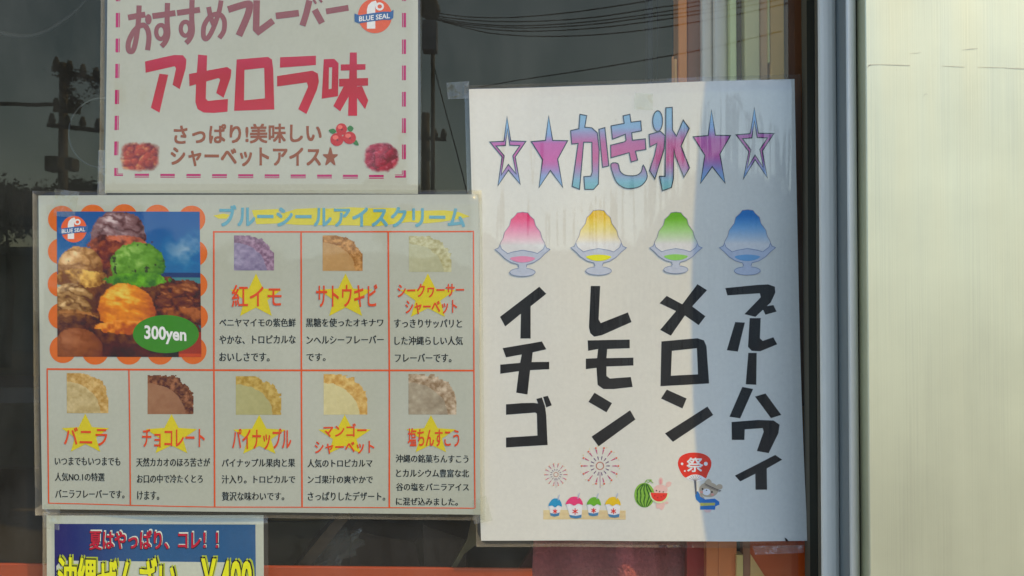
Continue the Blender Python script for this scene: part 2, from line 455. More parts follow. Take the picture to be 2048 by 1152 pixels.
TA('lettering', [
  [(260,355),(360,332),(430,318),(480,320),(500,345),(496,395),(462,515),(420,490),(440,395),(432,383),(264,420)],
  [(344,425),(395,432),(345,650),(295,622)],
  [(568,316),(620,322),(612,570),(625,583),(740,572),(737,645),(660,652),(600,650),(565,630),(552,590),(556,480)],
  [(515,428),(735,388),(760,405),(755,450),(715,565),(672,538),(695,460),(685,452),(518,498)],
  [[(790,345),(970,330),(993,345),(1000,400),(1006,632),(775,640)], [(835,405),(832,580),(952,568),(948,393)]],
  [(1040,332),(1245,322),(1245,376),(1038,392)],
  [(1022,440),(1225,408),(1256,425),(1262,470),(1250,520),(1190,658),(1143,630),(1200,500),(1192,476),(1022,500)],
  [[(1290,342),(1350,340),(1375,365),(1372,555),(1278,570)], [(1320,390),(1318,515),(1335,512),(1338,388)]],
  [(1440,303),(1480,303),(1482,668),(1430,668)],
  [(1388,372),(1530,370),(1530,402),(1388,408)],
  [(1378,455),(1545,450),(1545,494),(1378,500)],
  [(1408,490),(1446,500),(1440,545),(1385,642),(1345,612)],
  [(1478,500),(1510,496),(1546,580),(1528,630),(1478,560)]], RED, gstep=15)
BRN = (132, 86, 84)
st = []
def S_(pts, wd, sm=True, closed=False, T=T, k=2.88, fill=BRN, lay=2, out=st):
    p = T(smooth(pts, 5, closed) if sm else pts)
    out += ribbon(p, [x/k for x in wd] if isinstance(wd, list) else wd/k, fill, lay + .25*(len(out) % 7), closed)
S_([(162,102),(262,84)], 34, False); S_([(226,32),(222,120),(208,230),(190,292),(166,290),(166,240),(200,175),(245,145),(272,165),(283,215),(275,290)], 30)
st.append((T(ell(280,112,19,30,18)), BRN, 4))
for ox, oy in ((0,0), (142,-18)):
    S_([(303+ox,94+oy),(436+ox,76+oy)], 34, False); S_([(390+ox,18+oy),(388+ox,120+oy),(392+ox,200+oy),(376+ox,245+oy),(355+ox,268+oy)], 30)
    S_(ell(352+ox,185+oy,27,40,12), 25, True, True)
S_([(628,42),(640,100),(660,150)], 28); S_([(700,5),(688,70),(655,165),(622,222),(600,215),(602,150),(640,95),(690,85),(718,120),(716,180),(690,222)], 28)
S_([(740,58),(850,26),(864,44),(850,100),(803,208)], 40); S_([(905,5),(902,170),(916,184),(1000,122)], 38, False)
S_([(1015,95),(1148,78)], 38, False); S_([(1208,5),(1190,80),(1168,150)], 36); S_([(1238,58),(1280,135)], 38)
S_([(1232,0),(1246,24)], 13, False); S_([(1262,-8),(1280,16)], 13, False); S_([(1303,68),(1432,46)], 34, False)
SA.art('lettering', st)
B2 = (134, 82, 52)
SA.text('lettering', 'さっぱり!美味しい', zq(200,0,2.88,(430,722,832,1275,712,818)), B2, 2, strike=1.3)
SA.text('lettering', 'シャーベットアイス★', zq(200,0,2.88,(412,846,955,1370,850,962)), B2, 2, strike=1.3)
PK = (165, 50, 96); PK2 = (190, 120, 150)
dl = []
for i, (a, b) in enumerate(((-370,-290),(-220,-140),(-70,8),(75,158),(222,302),(368,450),(518,600),(667,750),(815,895))):
    xa = 107-.011*a
    dl.append((T([(xa-14,a),(xa+2,a),(xa+1,b),(xa-15,b)]), PK, 2)); dl.append((T([(xa+5,a),(xa+10,a),(xa+9,b),(xa+4,b)]), PK, 2))
for a, b in ((-370,-290),(-220,-140),(-70,6),(75,158),(228,312),(378,463),(530,615),(682,767),(833,918)):
    dl.append((T([(1740,a),(1746,a),(1746,b),(1740,b)]), PK, 2)); dl.append((T([(1749,a),(1763,a),(1763,b),(1749,b)]), PK, 2))
for a, b in ((202,285),(350,433),(500,582),(648,733),(798,885),(950,1035),(1100,1187),(1252,1337),(1400,1487),(1550,1635)):
    yy = 1006+.005*a
    dl.append((T([(a,yy-6),(b,yy-6),(b,yy+7),(a,yy+7)]), PK, 2)); dl.append((T([(a,yy+11),(b,yy+11),(b,yy+16),(a,yy+16)]), PK, 2))
dl += [(T([(84,968),(98,968),(98,1006),(135,1006),(135,1014),(84,1014)]), PK, 2), (T([(102,968),(106,968),(106,1000),(135,1000),(135,1003),(102,1003)]), PK, 2),
       (T([(1763,982),(1748,982),(1748,1014),(1700,1014),(1700,1024),(1763,1024)]), PK, 2), (T([(1744,982),(1740,982),(1740,1006),(1700,1006),(1700,1010),(1744,1010)]), PK, 2)]
SA.art('dashed_border', dl)
logo(SA, 750, 32, 34, 3, tilt=-.02)
def jam(base, dark, lightc, seed):
    def fn(X, Y):
        n = vnoise(X, Y, 6, seed); n2 = vnoise(X, Y, 14, seed+5)
        # berries
        r = np.random.RandomState(seed); best = np.full(X.shape, 9.0); sh = np.zeros_like(X)
        for k in range(30):
            cx, cy = r.rand(2); rr = .09+.05*r.rand(); d = np.hypot(X-cx, Y-cy)/rr
            m_ = d < best; best = np.where(m_, d, best); sh = np.where(m_, (cx-X+cy-Y)/rr, sh)
        t = np.clip(.55+.3*sh+.6*(n-.5)-.4*(best > 1), 0, 1)[..., None]
        c = np.array(dark)*(1-t)+np.array(base)*t
        h = np.clip((n2-.62)*5+np.clip(sh-1.0, 0, 1)*2, 0, 1)[..., None]*.6
        c = c*(1-h)+np.array(lightc)*h
        d = ((abs(X-.5)*2)**4+(abs(Y-.5)*2)**4)**.25 + .30*(n-.5)+.1*(n2-.5)
        f = np.clip((d-.78)/.2, 0, 1)[..., None]
        c = c*(1-f)+np.array(A_SEEN)*f
        return c, np.ones_like(X, bool) & (d < 1.02)
    return fn
SA.raster('printed_picture', 240, 283, 321, 345, 46, 36, jam((178,80,58), (104,44,32), (205,160,95), 3), 2)
def berries(X, Y):
    c, _ = jam((170,60,70), (104,34,48), (190,110,120), 9)(X, Y)
    d = np.hypot((X-.5)*1.0, (Y-.53)*1.06)*2+.34*(vnoise(X, Y, 6, 4)-.5)
    f = np.clip((d-.86)/.18, 0, 1)[..., None]
    return c*(1-f)+np.array(A_SEEN)*f, d < 1.04
SA.raster('printed_picture', 725, 281, 801, 346, 46, 40, berries, 2)
ch = []
for x, y, rx, ry in ((1392,745,32,34),(1366,805,38,38),(1438,795,38,36)):
    ch.append((T(ell(x,y,rx,ry,20)), lambda px, py: (172,56,50), 3+.2*len(ch)))
    ch.append((T(ell(x-8,y-12,rx*.45,ry*.35,12)), (206,108,92), 4+.1*len(ch)))
    ch.append((T(ell(x+3,y+2,5,5,8)), (96,30,30), 5+.1*len(ch)))
for pts in ([(1318,752),(1345,742),(1362,760),(1340,772)], [(1425,742),(1442,724),(1462,740),(1445,762)], [(1455,815),(1478,808),(1492,838),(1468,834)]):
    ch.append((T(smooth(pts, 3, True)), (66,116,62), 2.5+.1*len(ch)))
SA.art('cherry_drawing', ch)
SA.tape([(198, 300), (215, 300), (213, 392), (196, 392)])

# ================================================================== B: menu poster
rb = empty('laminated_poster', P(520, 1025, -.0020), 'landscape laminated ice cream menu with orange ruled boxes, yellow stars and scoop pictures', 'poster')
B_SEEN = (160, 166, 150)
bendB = lambda px, py: .0009*math.sin(max(0, min(1, (px-66)/900))*math.pi)**2 + .0003*(1+math.sin(px/75+py/120)) + .00022*(1+math.sin(px/60-py/90+1))
SB = Sheet(rb, .0020, bendB, B_SEEN, (.53, .55, .47))
SB.laminate([(77, 391), (957, 389), (961, 1029), (85, 1018)], [(66, 382), (964, 380), (970, 1040), (72, 1030)], paper('paper of menu', (.53, .55, .47), (.48, .50, .41)), M['film'])
ORL = (190, 82, 40)
def fr(pts, wd, lay=2): return ribbon(pts, wd, ORL, lay)
rl = []
for k, (pts, wd) in enumerate((([(427,464),(690,464),(948,463)], 3), ([(95,738),(430,740),(948,741)], 3.6), ([(97,1006),(262,1010),(430,1013),(690,1014),(950,1016)], 2),
                [( [(429,464),(429,740),(431,1012)] ), 3.2], ([(603,464),(604,740),(605,1013)], 3.2), ([(777,464),(779,740),(779,1014)], 3.2), ([(947,464),(948,740),(950,1016)], 2.6),
                ([(96,738),(97,870),(98,1006)], 2.6), ([(259,738),(261,870),(262,1010)], 2.6))):
    rl += fr(pts, wd, 2+.3*k)
SB.art('ruled_border', rl)
# orange scallops round the picture
sc_ = []
T = Z(60, 380, 3.0316)
for x, y in ((193,177),(382,170),(575,168),(778,172),(985,178)): sc_.append((T(ell(x,y,83,82,26)), (186,98,48), 2))
for x, y in ((190,372),(190,570),(195,765),(1000,385),(1000,575),(1003,770)): sc_.append((T(ell(x,y,80,80,26)), (186,98,48), 2))
for x, y in ((205,965),(400,975),(603,975),(792,975),(992,972)): sc_.append((T(ell(x,y,82,84,26)), (186,98,48), 2))
SB.art('scalloped_border', sc_)
def scoops(X, Y):
    """a printed photograph of seven scoops in front of sea and sky"""
    px = X*870; py = Y*880
    sky_ = np.stack([26+18*vnoise(X, Y, 3, 1), 82+34*Y, 132+14*Y], -1)*np.ones(X.shape+(1,))
    cl = np.clip((vnoise(X, Y*1.3, 6, 2)-.46)*4.5, 0, 1)*np.clip((X-.7)*5, 0, 1)*np.clip((Y-.1)*6, 0, 1)*np.clip((.42-Y)*8, 0, 1)
    c = sky_*(1-cl[..., None]*.7)+np.array((165,180,180))*cl[..., None]*.7
    sea = py > 372; c[sea] = (26, 62, 98); s2 = py > 400; c[s2] = (66,118,120); s3 = py > 445; c[s3] = (120,150,135); s4 = py > 455; c[s4] = (58,108,122)
    n1 = vnoise(X, Y, 10, 11); n2 = vnoise(X, Y, 24, 12); n3 = vnoise(X*.5+.3*Y, Y*1.6-.4*X, 20, 15); n4 = vnoise(X+.4*Y, Y*1.5-.3*X, 9, 19)
    # dark body behind
    body = (np.abs(px-400) < (py-60)*.72+30*(n1-.5)) & (py > 160)
    c[body] = (np.array((84, 54, 36))*(.45+1.1*n2[..., None]))[body]
    c[py > 800] = (np.array((70, 42, 32))*(.4+1.1*n1[..., None]))[py > 800]
    c[(py > 730) & (px > 730)] = (168, 70, 42)
    def scoop(cx, cy, rx, ry, base, dark, hi, grain=.5, skirt=None, streak=0, flecks=None, low=None):
        u = (px-cx)/rx; v = (py-cy)/ry
        nn = .20*(n1-.5)+.15*(n2-.5)
        d = np.sqrt(u*u+v*v)+nn
        m = (d < 1) & (v < (low if low is not None else .65)+.5*(n1-.5))
        zz = np.sqrt(np.clip(1-np.clip(d, 0, 1)**2, 0, 1))
        g = (n2-.5)*grain*.8+(n3-.5)*streak-np.clip(.10-abs(n4-.5), 0, .1)*6*grain
        l = np.clip(.42*zz-.34*v-.30*u*.6+.30+g, 0, 1.15)
        t = np.clip(l, 0, 1)[..., None]
        col = np.array(dark)*(1-t)+np.array(base)*t
        hh = np.clip((l-.72)*2.2, 0, 1)[..., None]
        col = col*(1-hh)+np.array(hi)*hh
        if flecks is not None:
            fl = vnoise(X*1.6+.3, Y*1.1, 20, 77) > .72
            col[fl] = flecks
        c[m] = col[m]
        if skirt is not None:
            sy, sh_, sb = skirt
            d2 = np.sqrt(((px-cx)/(rx*1.12))**2+((py-sy)/sh_)**2)+.5*(n2-.5)+.3*(n1-.5)
            m2 = d2 < 1
            t2 = np.clip(.5+2.2*(n2-.5)+1.2*(n1-.5)-.3*(py-sy)/sh_, 0, 1)[..., None]
            col2 = np.array(dark)*(1-t2)+np.array(sb)*t2
            c[m2] = col2[m2]
    scoop(375, 165, 170, 175, (136,108,106), (72,46,46), (192,180,174), .9, (205, 62, (176,96,66)), .9, None)
    scoop(250, 300, 100, 80, (150,82,56), (84,44,34), (190,124,92), .9)
    scoop(640, 480, 120, 90, (120,76,46), (60,38,26), (160,110,70), .9)
    scoop(330, 240, 90, 70, (140,72,50), (66,34,26), (176,110,80), .9)
    scoop(140, 335, 140, 125, (196,156,98), (104,68,38), (220,200,156), .8, (410, 60, (206,166,84)), 0, (96,64,40))
    scoop(90, 560, 150, 120, (184,150,96), (84,56,32), (214,196,146), .9, (640, 45, (150,104,60)), 1.0, None, .9)
    scoop(85, 660, 170, 45, (128,84,48), (60,40,26), (150,110,70), .8)
    scoop(770, 575, 185, 165, (134,80,48), (60,34,24), (182,122,80), .9, (625, 50, (150,88,52)), 1.5)
    scoop(490, 320, 168, 135, (112,160,66), (56,98,30), (172,196,118), .45, (415, 45, (98,158,50)), .4, (58,66,38))
    scoop(415, 590, 175, 150, (216,140,48), (150,76,26), (232,182,84), .35, (700, 42, (214,140,62)), .9)
    scoop(115, 850, 160, 140, (136,84,54), (92,52,36), (160,108,74), .35, None, .3, None, 1.2)
    c[(py > 690) & (px > 560) & (py < 860)] *= .8
    return c, np.ones_like(X, bool)
SB.raster('printed_photograph', 114, 423, 401, 713, 150, 150, scoops, 4, skew=(3, 1))
logo(SB, 148.5, 458.5, 26, 5, tilt=.0)
SB.art('price_badge', [(ell(333, 668, 66, 38, 40), (62, 122, 48), 5)])
SB.text('lettering', '300yen', (290, 650, 686, 374, 656, 690), (214, 216, 196), 6, bold=.03)
# title
T = Z(420, 380, 3.2)
YL = (184, 178, 58)
SB.art('title_highlight', [(T([(25,165),(90,152),(130,160),(110,185),(60,185)]), YL, 2), (T([(270,130),(440,122),(448,155),(555,122),(690,116),(760,120),(905,112),(1050,118),(1180,115),(1240,135),(1500,130),(1590,140),(1665,170),(1600,185),(1480,205),(1380,215),(1280,205),(1080,232),(900,228),(700,226),(560,224),(440,215),(300,220)]), YL, 2.2)])
SB.text('title_lettering', 'ブルーシールアイスクリーム', zq(420,380,3.2,(68,100,232,1630,108,236)), (92, 148, 160), 4, strike=1.3)
# cells: scoop picture, star, name, description
def scoop_fn(base, dark, crumb, crumbd, seed, flat=.15):
    def fn(X, Y):
        n = vnoise(X, Y, 9, seed); n2 = vnoise(X, Y, 13, seed+1, 5); n3 = vnoise(X, Y, 5, seed+2)
        R1 = (np.abs((X+.12)/1.10)**2.3+np.abs((1.15-Y)/1.10)**2.3)**(1/2.3)     # inner dome
        edge = (np.abs((X+.10)/1.13)**3.0+np.abs((1.15-Y)/1.16)**3.0)**(1/3)+.13*(n2-.5)+.08*(n3-.5)
        t = np.clip(.62+1.5*flat*(n-.5)*4+.25*(.6-R1)-.28*(Y-.5), 0, 1)[..., None]
        c = np.array(dark)*(1-t)+np.array(base)*t
        rim = R1+.05*(n-.5) > .86
        t2 = np.clip(.5+2.0*(n2-.5)+1.0*(n-.5)+.5*(edge-.9), 0, 1)[..., None]
        cc = np.array(crumbd)*(1-t2)+np.array(crumb)*t2
        c[rim] = cc[rim]
        return c, edge < 1.02
    return fn
STAR = (184, 174, 48)
def cell(pic, fn, star, names, lines):
    x0, y0, x1, y1 = pic
    SB.raster('scoop_picture', x0, y0, x1, y1, 76, 70, fn, 2)
    cx, cy, rx, ry = star
    SB.art('star', [(star5(cx, cy, rx, ry, .45), STAR, 3)])
    for s, q in names: SB.text('flavour_name', s, q, (190, 74, 40), 5, strike=.55)
    for s, q in lines: SB.text('description', s, q, (38, 48, 42), 3, strike=.4)
T3 = lambda *q: zq(420,380,3.2,q); T4 = lambda *q: zq(80,730,3.839,q); T5 = lambda *q: zq(430,730,3.7926,q)
cell((469,471,549,541), scoop_fn((148,142,160), (92,86,110), (150,128,144), (104,82,100), 21, .16), (513,594,54,47), [('紅イモ', T3(145,608,748,460,612,745))],
     [('ベニヤマイモの紫色鮮', T3(65,820,875,552,822,875)), ('やかな、トロピカルな', T3(65,930,985,552,928,982)), ('おいしさです。', T3(65,1040,1096,385,1040,1096))])
cell((646,471,726,542), scoop_fn((176,146,98), (146,112,66), (180,138,82), (122,84,44), 22, .08), (692,594,56,47), [('サトウキビ', T3(683,606,748,1072,604,748))],
     [('黒糖を使ったオキナワ', T3(618,820,876,1110,822,874)), ('ンヘルシーフレーバー', T3(622,932,984,1112,930,982)), ('です。', T3(622,1044,1094,742,1044,1094))])
cell((818,472,903,544), scoop_fn((168,172,140), (140,142,108), (172,174,136), (140,136,92), 23, .08), (856,595,58,48), [('シークヮーサー', T3(1203,602,690,1625,598,682)), ('シャーベット', T3(1253,708,795,1580,704,790))],
     [('すっきりサッパリと', T3(1180,825,882,1612,828,882)), ('した沖縄らしい人気', T3(1183,936,992,1618,936,992)), ('フレーバーです。', T3(1185,1046,1102,1545,1046,1102))])
cell((135,746,218,826), scoop_fn((184,172,128), (142,126,80), (184,160,104), (150,118,62), 24, .2), (172,869,50,42), [('バニラ', T4(190,478,612,520,480,618))],
     [('いつまでもいつまでも', T4(118,705,768,620,708,770)), ('人気NO.1の特選', T4(118,825,890,498,828,892)), ('バニラフレーバーです。', T4(120,955,1022,652,960,1022))])
cell((296,750,388,828), scoop_fn((146,112,84), (116,82,60), (142,98,70), (70,44,34), 25, .08), (344,871,54,43), [('チョコレート', T4(790,490,628,1268,490,630))],
     [('天然カカオのほろ苦さが', T4(745,710,778,1310,712,778)), ('お口の中で冷たくとろ', T4(750,838,905,1255,838,902)), ('けます。', T4(752,965,1032,920,965,1032))])
cell((473,752,564,829), scoop_fn((164,164,118), (136,134,86), (176,156,88), (146,120,56), 26, .06), (520,872,55,43), [('パイナップル', T5(138,478,640,582,480,636))],
     [('パイナップル果肉と果', T5(58,708,772,612,706,770)), ('汁入り。トロピカルで', T5(58,832,896,612,834,894)), ('贅沢な味わいです。', T5(60,958,1026,528,960,1024))])
cell((648,748,735,829), scoop_fn((190,186,140), (160,154,106), (190,168,104), (164,128,66), 27, .06), (690,872,55,43), [('マンゴー', T5(828,452,542,1150,440,540)), ('シャーベット', T5(762,578,672,1208,574,670))],
     [('人気のトロピカルマ', T5(706,712,774,1195,712,774)), ('ンゴ果汁の爽やかで', T5(708,834,896,1198,836,896)), ('さっぱりしたデザート。', T5(708,958,1026,1292,960,1026))])
cell((817,748,913,829), scoop_fn((162,156,132), (116,106,86), (180,168,142), (122,104,78), 28, .15), (862,871,52,41), [('塩ちんすこう', T5(1465,478,614,1852,484,616))],
     [('沖縄の銘菓ちんすこう', T5(1374,678,738,1922,680,742)), ('とカルシウム豊富な北', T5(1376,786,850,1926,790,850)), ('谷の塩をバニラアイス', T5(1376,893,952,1926,896,954)), ('に混ぜ込みました。', T5(1376,1002,1062,1842,1008,1066))])
SB.tape([(112, 378), (160, 384), (150, 436), (108, 432)])
SB.tape([(945, 1000), (972, 990), (985, 1040), (948, 1048)])
SB.tape([(88, 1008), (122, 1010), (120, 1060), (90, 1056)])

# ================================================================== C: shaved-ice poster
rc = empty('laminated_poster', P(1285, 1080, -.0004), 'tall white laminated shaved ice poster with gradient title, four coloured dessert glasses and black lettering', 'poster')
C_SEEN = (196, 194, 182)
def bendC(px, py):
    u = max(0, min(1, (px-1000)/500)); u = u*u*(3-2*u)
    t = (py-700)/400 if py > 700 else (py-700)/560
    return .0052*t*t*u + .00030*(1+math.sin(px/36+py/260+.6*math.sin(py/170))) + .0004*(1+math.sin(px/95-py/150))
Sheet.xstep = 20
SCN = Sheet(rc, .0004, bendC, C_SEEN, (.80, .80, .78))
SCN.laminate([(938, 179), (1584, 162), (1611, 1078), (962, 1081)], [(929, 172), (1595, 153), (1622, 1090), (953, 1093)], paper('paper of shaved ice poster', (.80, .79, .70), (.77, .76, .67)), M['film_wavy'])
T = Z(920, 150, 2.679)
g_title = ramp([(215, (124,164,174)), (255, (120,152,172)), (285, (162,92,130)), (318, (172,86,122)), (340, (146,118,148)), (362, (110,156,164)), (382, (98,150,144))])
DK = (52, 62, 66)
def outline(name, polys, fill, wd=2.0, lay=2, gstep=8):
    items = []
    for i, p in enumerate(polys):
        loops = p if isinstance(p[0][0], (tuple, list)) else [p]
        loops = [T(lp) for lp in loops]
        items.append((loops, fill, lay+.1*i))
        for j, lp in enumerate(loops): items += ribbon(lp, wd, DK, lay+2+.2*i+.3*j, True)
    return SCN.art(name, items, gstep)
outline('title_lettering', [
  [(642,213),(678,220),(668,282),(705,285),(735,312),(745,400),(741,585),(715,614),(668,614),(663,546),(700,543),(708,520),(706,362),(662,362),(640,614),(600,598),(632,368),(598,372),(592,300),(636,290)],
  [(743,293),(775,284),(797,488),(763,496)],
  [(872,222),(908,214),(914,256),(966,250),(970,302),(918,312),(922,352),(990,345),(994,402),(938,410),(950,458),(915,468),(905,418),(808,445),(806,378),(880,360),(888,352),(884,320),(816,346),(808,275),(878,262)],
  smooth([(808,478),(845,476),(856,515),(885,538),(940,540),(970,520),(980,485),(1002,545),(975,590),(930,608),(880,606),(840,578),(818,530)], 3, True),
  ell(1055,252,26,55,24),
  [(1010,322),(1070,306),(1095,330),(1090,400),(1042,560),(1013,515),(1040,430),(1052,370),(1015,388)],
  [(1098,182),(1132,180),(1134,300),(1155,332),(1190,248),(1222,292),(1180,385),(1226,500),(1196,552),(1150,440),(1142,400),(1140,560),(1130,605),(1082,622),(1066,545),(1096,545),(1098,400)]], g_title)
g_star = lambda y0: ramp([(y0, (122,168,184)), (y0+38, (122,150,176)), (y0+56, (170,92,140)), (y0+92, (176,88,136)), (y0+120, (128,142,170)), (y0+142, (116,158,176))])
def inset(pts, f):
    cx = sum(p[0] for p in pts)/len(pts); cy = sum(p[1] for p in pts)/len(pts)
    return [(cx+(x-cx)*f, cy+(y-cy)*f) for x, y in pts]
s1 = [(252,223),(272,354),(353,357),(296,440),(323,587),(260,510),(203,595),(226,440),(160,360),(236,356)]
s2 = [(475,220),(496,352),(576,354),(523,452),(550,603),(484,513),(423,605),(442,455),(382,358),(458,352)]
s3 = [(1340,195),(1362,328),(1442,330),(1387,428),(1416,582),(1347,494),(1285,583),(1307,435),(1244,336),(1323,330)]
s4 = [(1567,183),(1590,318),(1672,320),(1612,412),(1640,555),(1574,458),(1512,562),(1540,415),(1472,326),(1547,320)]
outline('title_star', [s2], g_star(232)); outline('title_star', [s3], g_star(222))
outline('title_star', [[s1, inset(s1, .66)[::-1]]], g_star(233)); outline('title_star', [[s4, inset(s4, .66)[::-1]]], g_star(218))
def dessert(cx, ty, by, c1, c2, syrup, nm):
    """printed shaved ice in a stemmed glass; cx centre, ty top, by bottom (zoom pixels)"""
    k = (by-ty)/345.0
    half = [(0,0),(28,4),(42,22),(62,40),(70,72),(96,108),(104,140),(118,165),(122,182),(132,200)]
    L_ = [(cx-a*k, ty+b*k) for a, b in half]; R_ = [(cx+a*k, ty+b*k) for a, b in half]
    dome = L_[::-1]+R_[1:]
    it = [(T(dome+[(cx+100*k, ty+240*k), (cx-100*k, ty+240*k)]), ramp([(150+(ty+30*k)/2.679, c1), (150+(ty+90*k)/2.679, c2), (150+(ty+178*k)/2.679, C_SEEN)]), 2)]
    it += ribbon(T(dome), 1.0, (132,126,132), 4)
    G = (170,175,177)
    bowl = [(-147,200),(-128,192),(-120,176),(-112,198),(-80,222),(-55,214),(0,204),(55,214),(80,222),(112,198),(120,176),(128,192),(147,200),(120,222),(95,248),(60,270),(24,280),(18,300),(26,318),(-26,318),(-18,300),(-24,280),(-60,270),(-95,248),(-120,222)]
    bp = [(cx+a*k, ty+b*k) for a, b in bowl]
    it.append((T(bp), G, 5)); it += ribbon(T(bp), 1.1, (110,124,146), 6, True)
    it.append((T(ell(cx, ty+322*k, 68*k, 22*k, 24)), G, 6.8)); it += ribbon(T(ell(cx, ty+322*k, 68*k, 22*k, 24)), 1.0, (110,124,146), 7.4, True)
    it.append((T([(cx-20*k, ty+296*k), (cx+20*k, ty+296*k), (cx+24*k, ty+316*k), (cx-24*k, ty+316*k)]), G, 8.2))
    it.append((T(smooth([(cx-66*k, ty+246*k), (cx, ty+236*k), (cx+66*k, ty+246*k), (cx+40*k, ty+264*k), (cx, ty+270*k), (cx-40*k, ty+264*k)], 4, True)), syrup, 7))
    SCN.art('dessert_glass_drawing', it, 10)
dessert(335, 735, 1080, (205,62,100), (214,120,142), (205,130,150), 0)
dessert(742, 723, 1073, (222,168,44), (222,186,96), (212,206,50), 1)
dessert(1155, 735, 1065, (96,158,42), (140,184,104), (130,184,86), 2)
dessert(1537, 723, 1073, (44,108,158), (104,150,178), (106,150,176), 3)
T = Z(940, 550, 1.9143)
BK = (40, 38, 36)
def big(polys, lay=2):
    SCN.art('lettering', [([T(lp) for lp in p] if isinstance(p[0][0], (tuple, list)) else T(p), BK, lay+.1*i) for i, p in enumerate(polys)])
big([[(115,160),(265,45),(292,72),(232,120),(232,243),(193,243),(195,148),(135,197)],
     [(125,280),(275,254),(292,284),(240,296),(236,333),(303,332),(303,360),(230,364),(220,457),(177,450),(187,368),(116,378),(116,343),(192,336),(198,304),(138,315)],
     smooth([(138,495),(200,490)],1)+[(245,489),(270,493),(288,508),(292,540),(297,650),(138,660),(138,622),(258,614),(256,530),(250,526),(138,535)],
     [(254,474),(275,468),(288,505),(268,512)], [(280,466),(298,462),(313,498),(292,506)]])
big([[(462,42),(498,42),(492,170),(500,184),(604,143),(618,180),(505,230),(475,236),(460,222),(455,200)],
     [(450,250),(611,247),(611,280),(525,283),(522,318),(625,316),(625,346),(522,350),(522,386),(535,396),(615,390),(622,428),(550,436),(510,436),(488,420),(484,355),(443,360),(443,320),(486,318),(490,283),(452,290)],
     [(476,450),(543,490),(522,525),(453,485)], [(465,618),(612,517),(632,552),(492,655)]])
big([[(870,35),(907,58),(850,120),(901,158),(875,192),(822,155),(768,232),(727,210),(788,138),(725,108),(752,80),(812,112)],
     [[(732,254),(820,246),(870,242),(895,250),(905,272),(915,415),(728,425)], [(772,290),(768,385),(872,380),(868,280)]],
     [(752,438),(828,472),(812,510),(730,472)], [(745,605),(908,503),(930,535),(775,637)]])
big([[(977,50),(1100,38),(1140,36),(1165,45),(1167,68),(1150,105),(1092,160),(1050,150),(1112,85),(1108,70),(985,78)],
     [(1115,122),(1160,115),(1172,140),(1130,152)],
     [(1015,180),(1052,182),(1025,293),(983,288)], [(1070,165),(1112,165),(1109,242),(1120,252),(1160,238),(1175,265),(1110,292),(1078,290),(1064,275)],
     [(1065,298),(1097,298),(1095,420),(1055,418)],
     [(1042,428),(1083,436),(1033,548),(992,542)], [(1090,465),(1130,453),(1190,535),(1150,547)],
     [(1000,562),(1100,554),(1160,556),(1183,572),(1178,605),(1140,680),(1095,672),(1122,598),(1118,585),(1050,590),(1048,630),(1000,630)],
     [(1010,765),(1165,687),(1192,705),(1132,738),(1132,818),(1088,818),(1088,758),(1030,787)]])
T = Z(1060, 880, 5.12)
def firework(cx, cy, r):
    it = []
    it += ribbon(T(ell(cx, cy, r*.19, r*.19, 20)), r*.035/5.12*1.6, (170,120,100), 2, True)
    for i in range(14):
        a = math.pi/2+2*math.pi*i/14+.22; ca, sa = math.cos(a), math.sin(a)
        def seg(r0, r1, w0, w1, c, l):
            it.append((T([(cx+ca*r*r0-sa*r*w0, cy+sa*r*r0+ca*r*w0), (cx+ca*r*r1-sa*r*w1, cy+sa*r*r1+ca*r*w1), (cx+ca*r*r1+sa*r*w1, cy+sa*r*r1-ca*r*w1), (cx+ca*r*r0+sa*r*w0, cy+sa*r*r0-ca*r*w0)]), c, l))
        seg(.32, .50, .012, .028, (100,66,96), 3); seg(.62, .86, .012, .04, (176,88,110), 3)
        it.append((T(ell(cx+ca*r*.94, cy+sa*r*.94, r*.055, r*.055, 8)), (196,110,84), 4))
        b = a+.13; it.append((T(ell(cx+math.cos(b)*r*1.02, cy+math.sin(b)*r*1.02, r*.025, r*.025, 6)), (196,176,96), 4))
    it.append((T([(cx-r*.012, cy+r*.3), (cx+r*.012, cy+r*.3), (cx+r*.02, cy+r*1.15), (cx-r*.0, cy+r*1.15)]), (150,90,110), 3))
    SCN.art('firework_drawing', it)
firework(265, 352, 118); firework(715, 262, 198)
it = [(T([(135,714),(975,712),(975,806),(135,812)]), (216,190,140), 2)]
for k in range(7):
    y = 722+k*13; it.append((T([(135,y),(975,y-2),(975,y+2),(135,y+2)]), (178,132,84), 2.6))
SCN.art('counter_drawing', it)
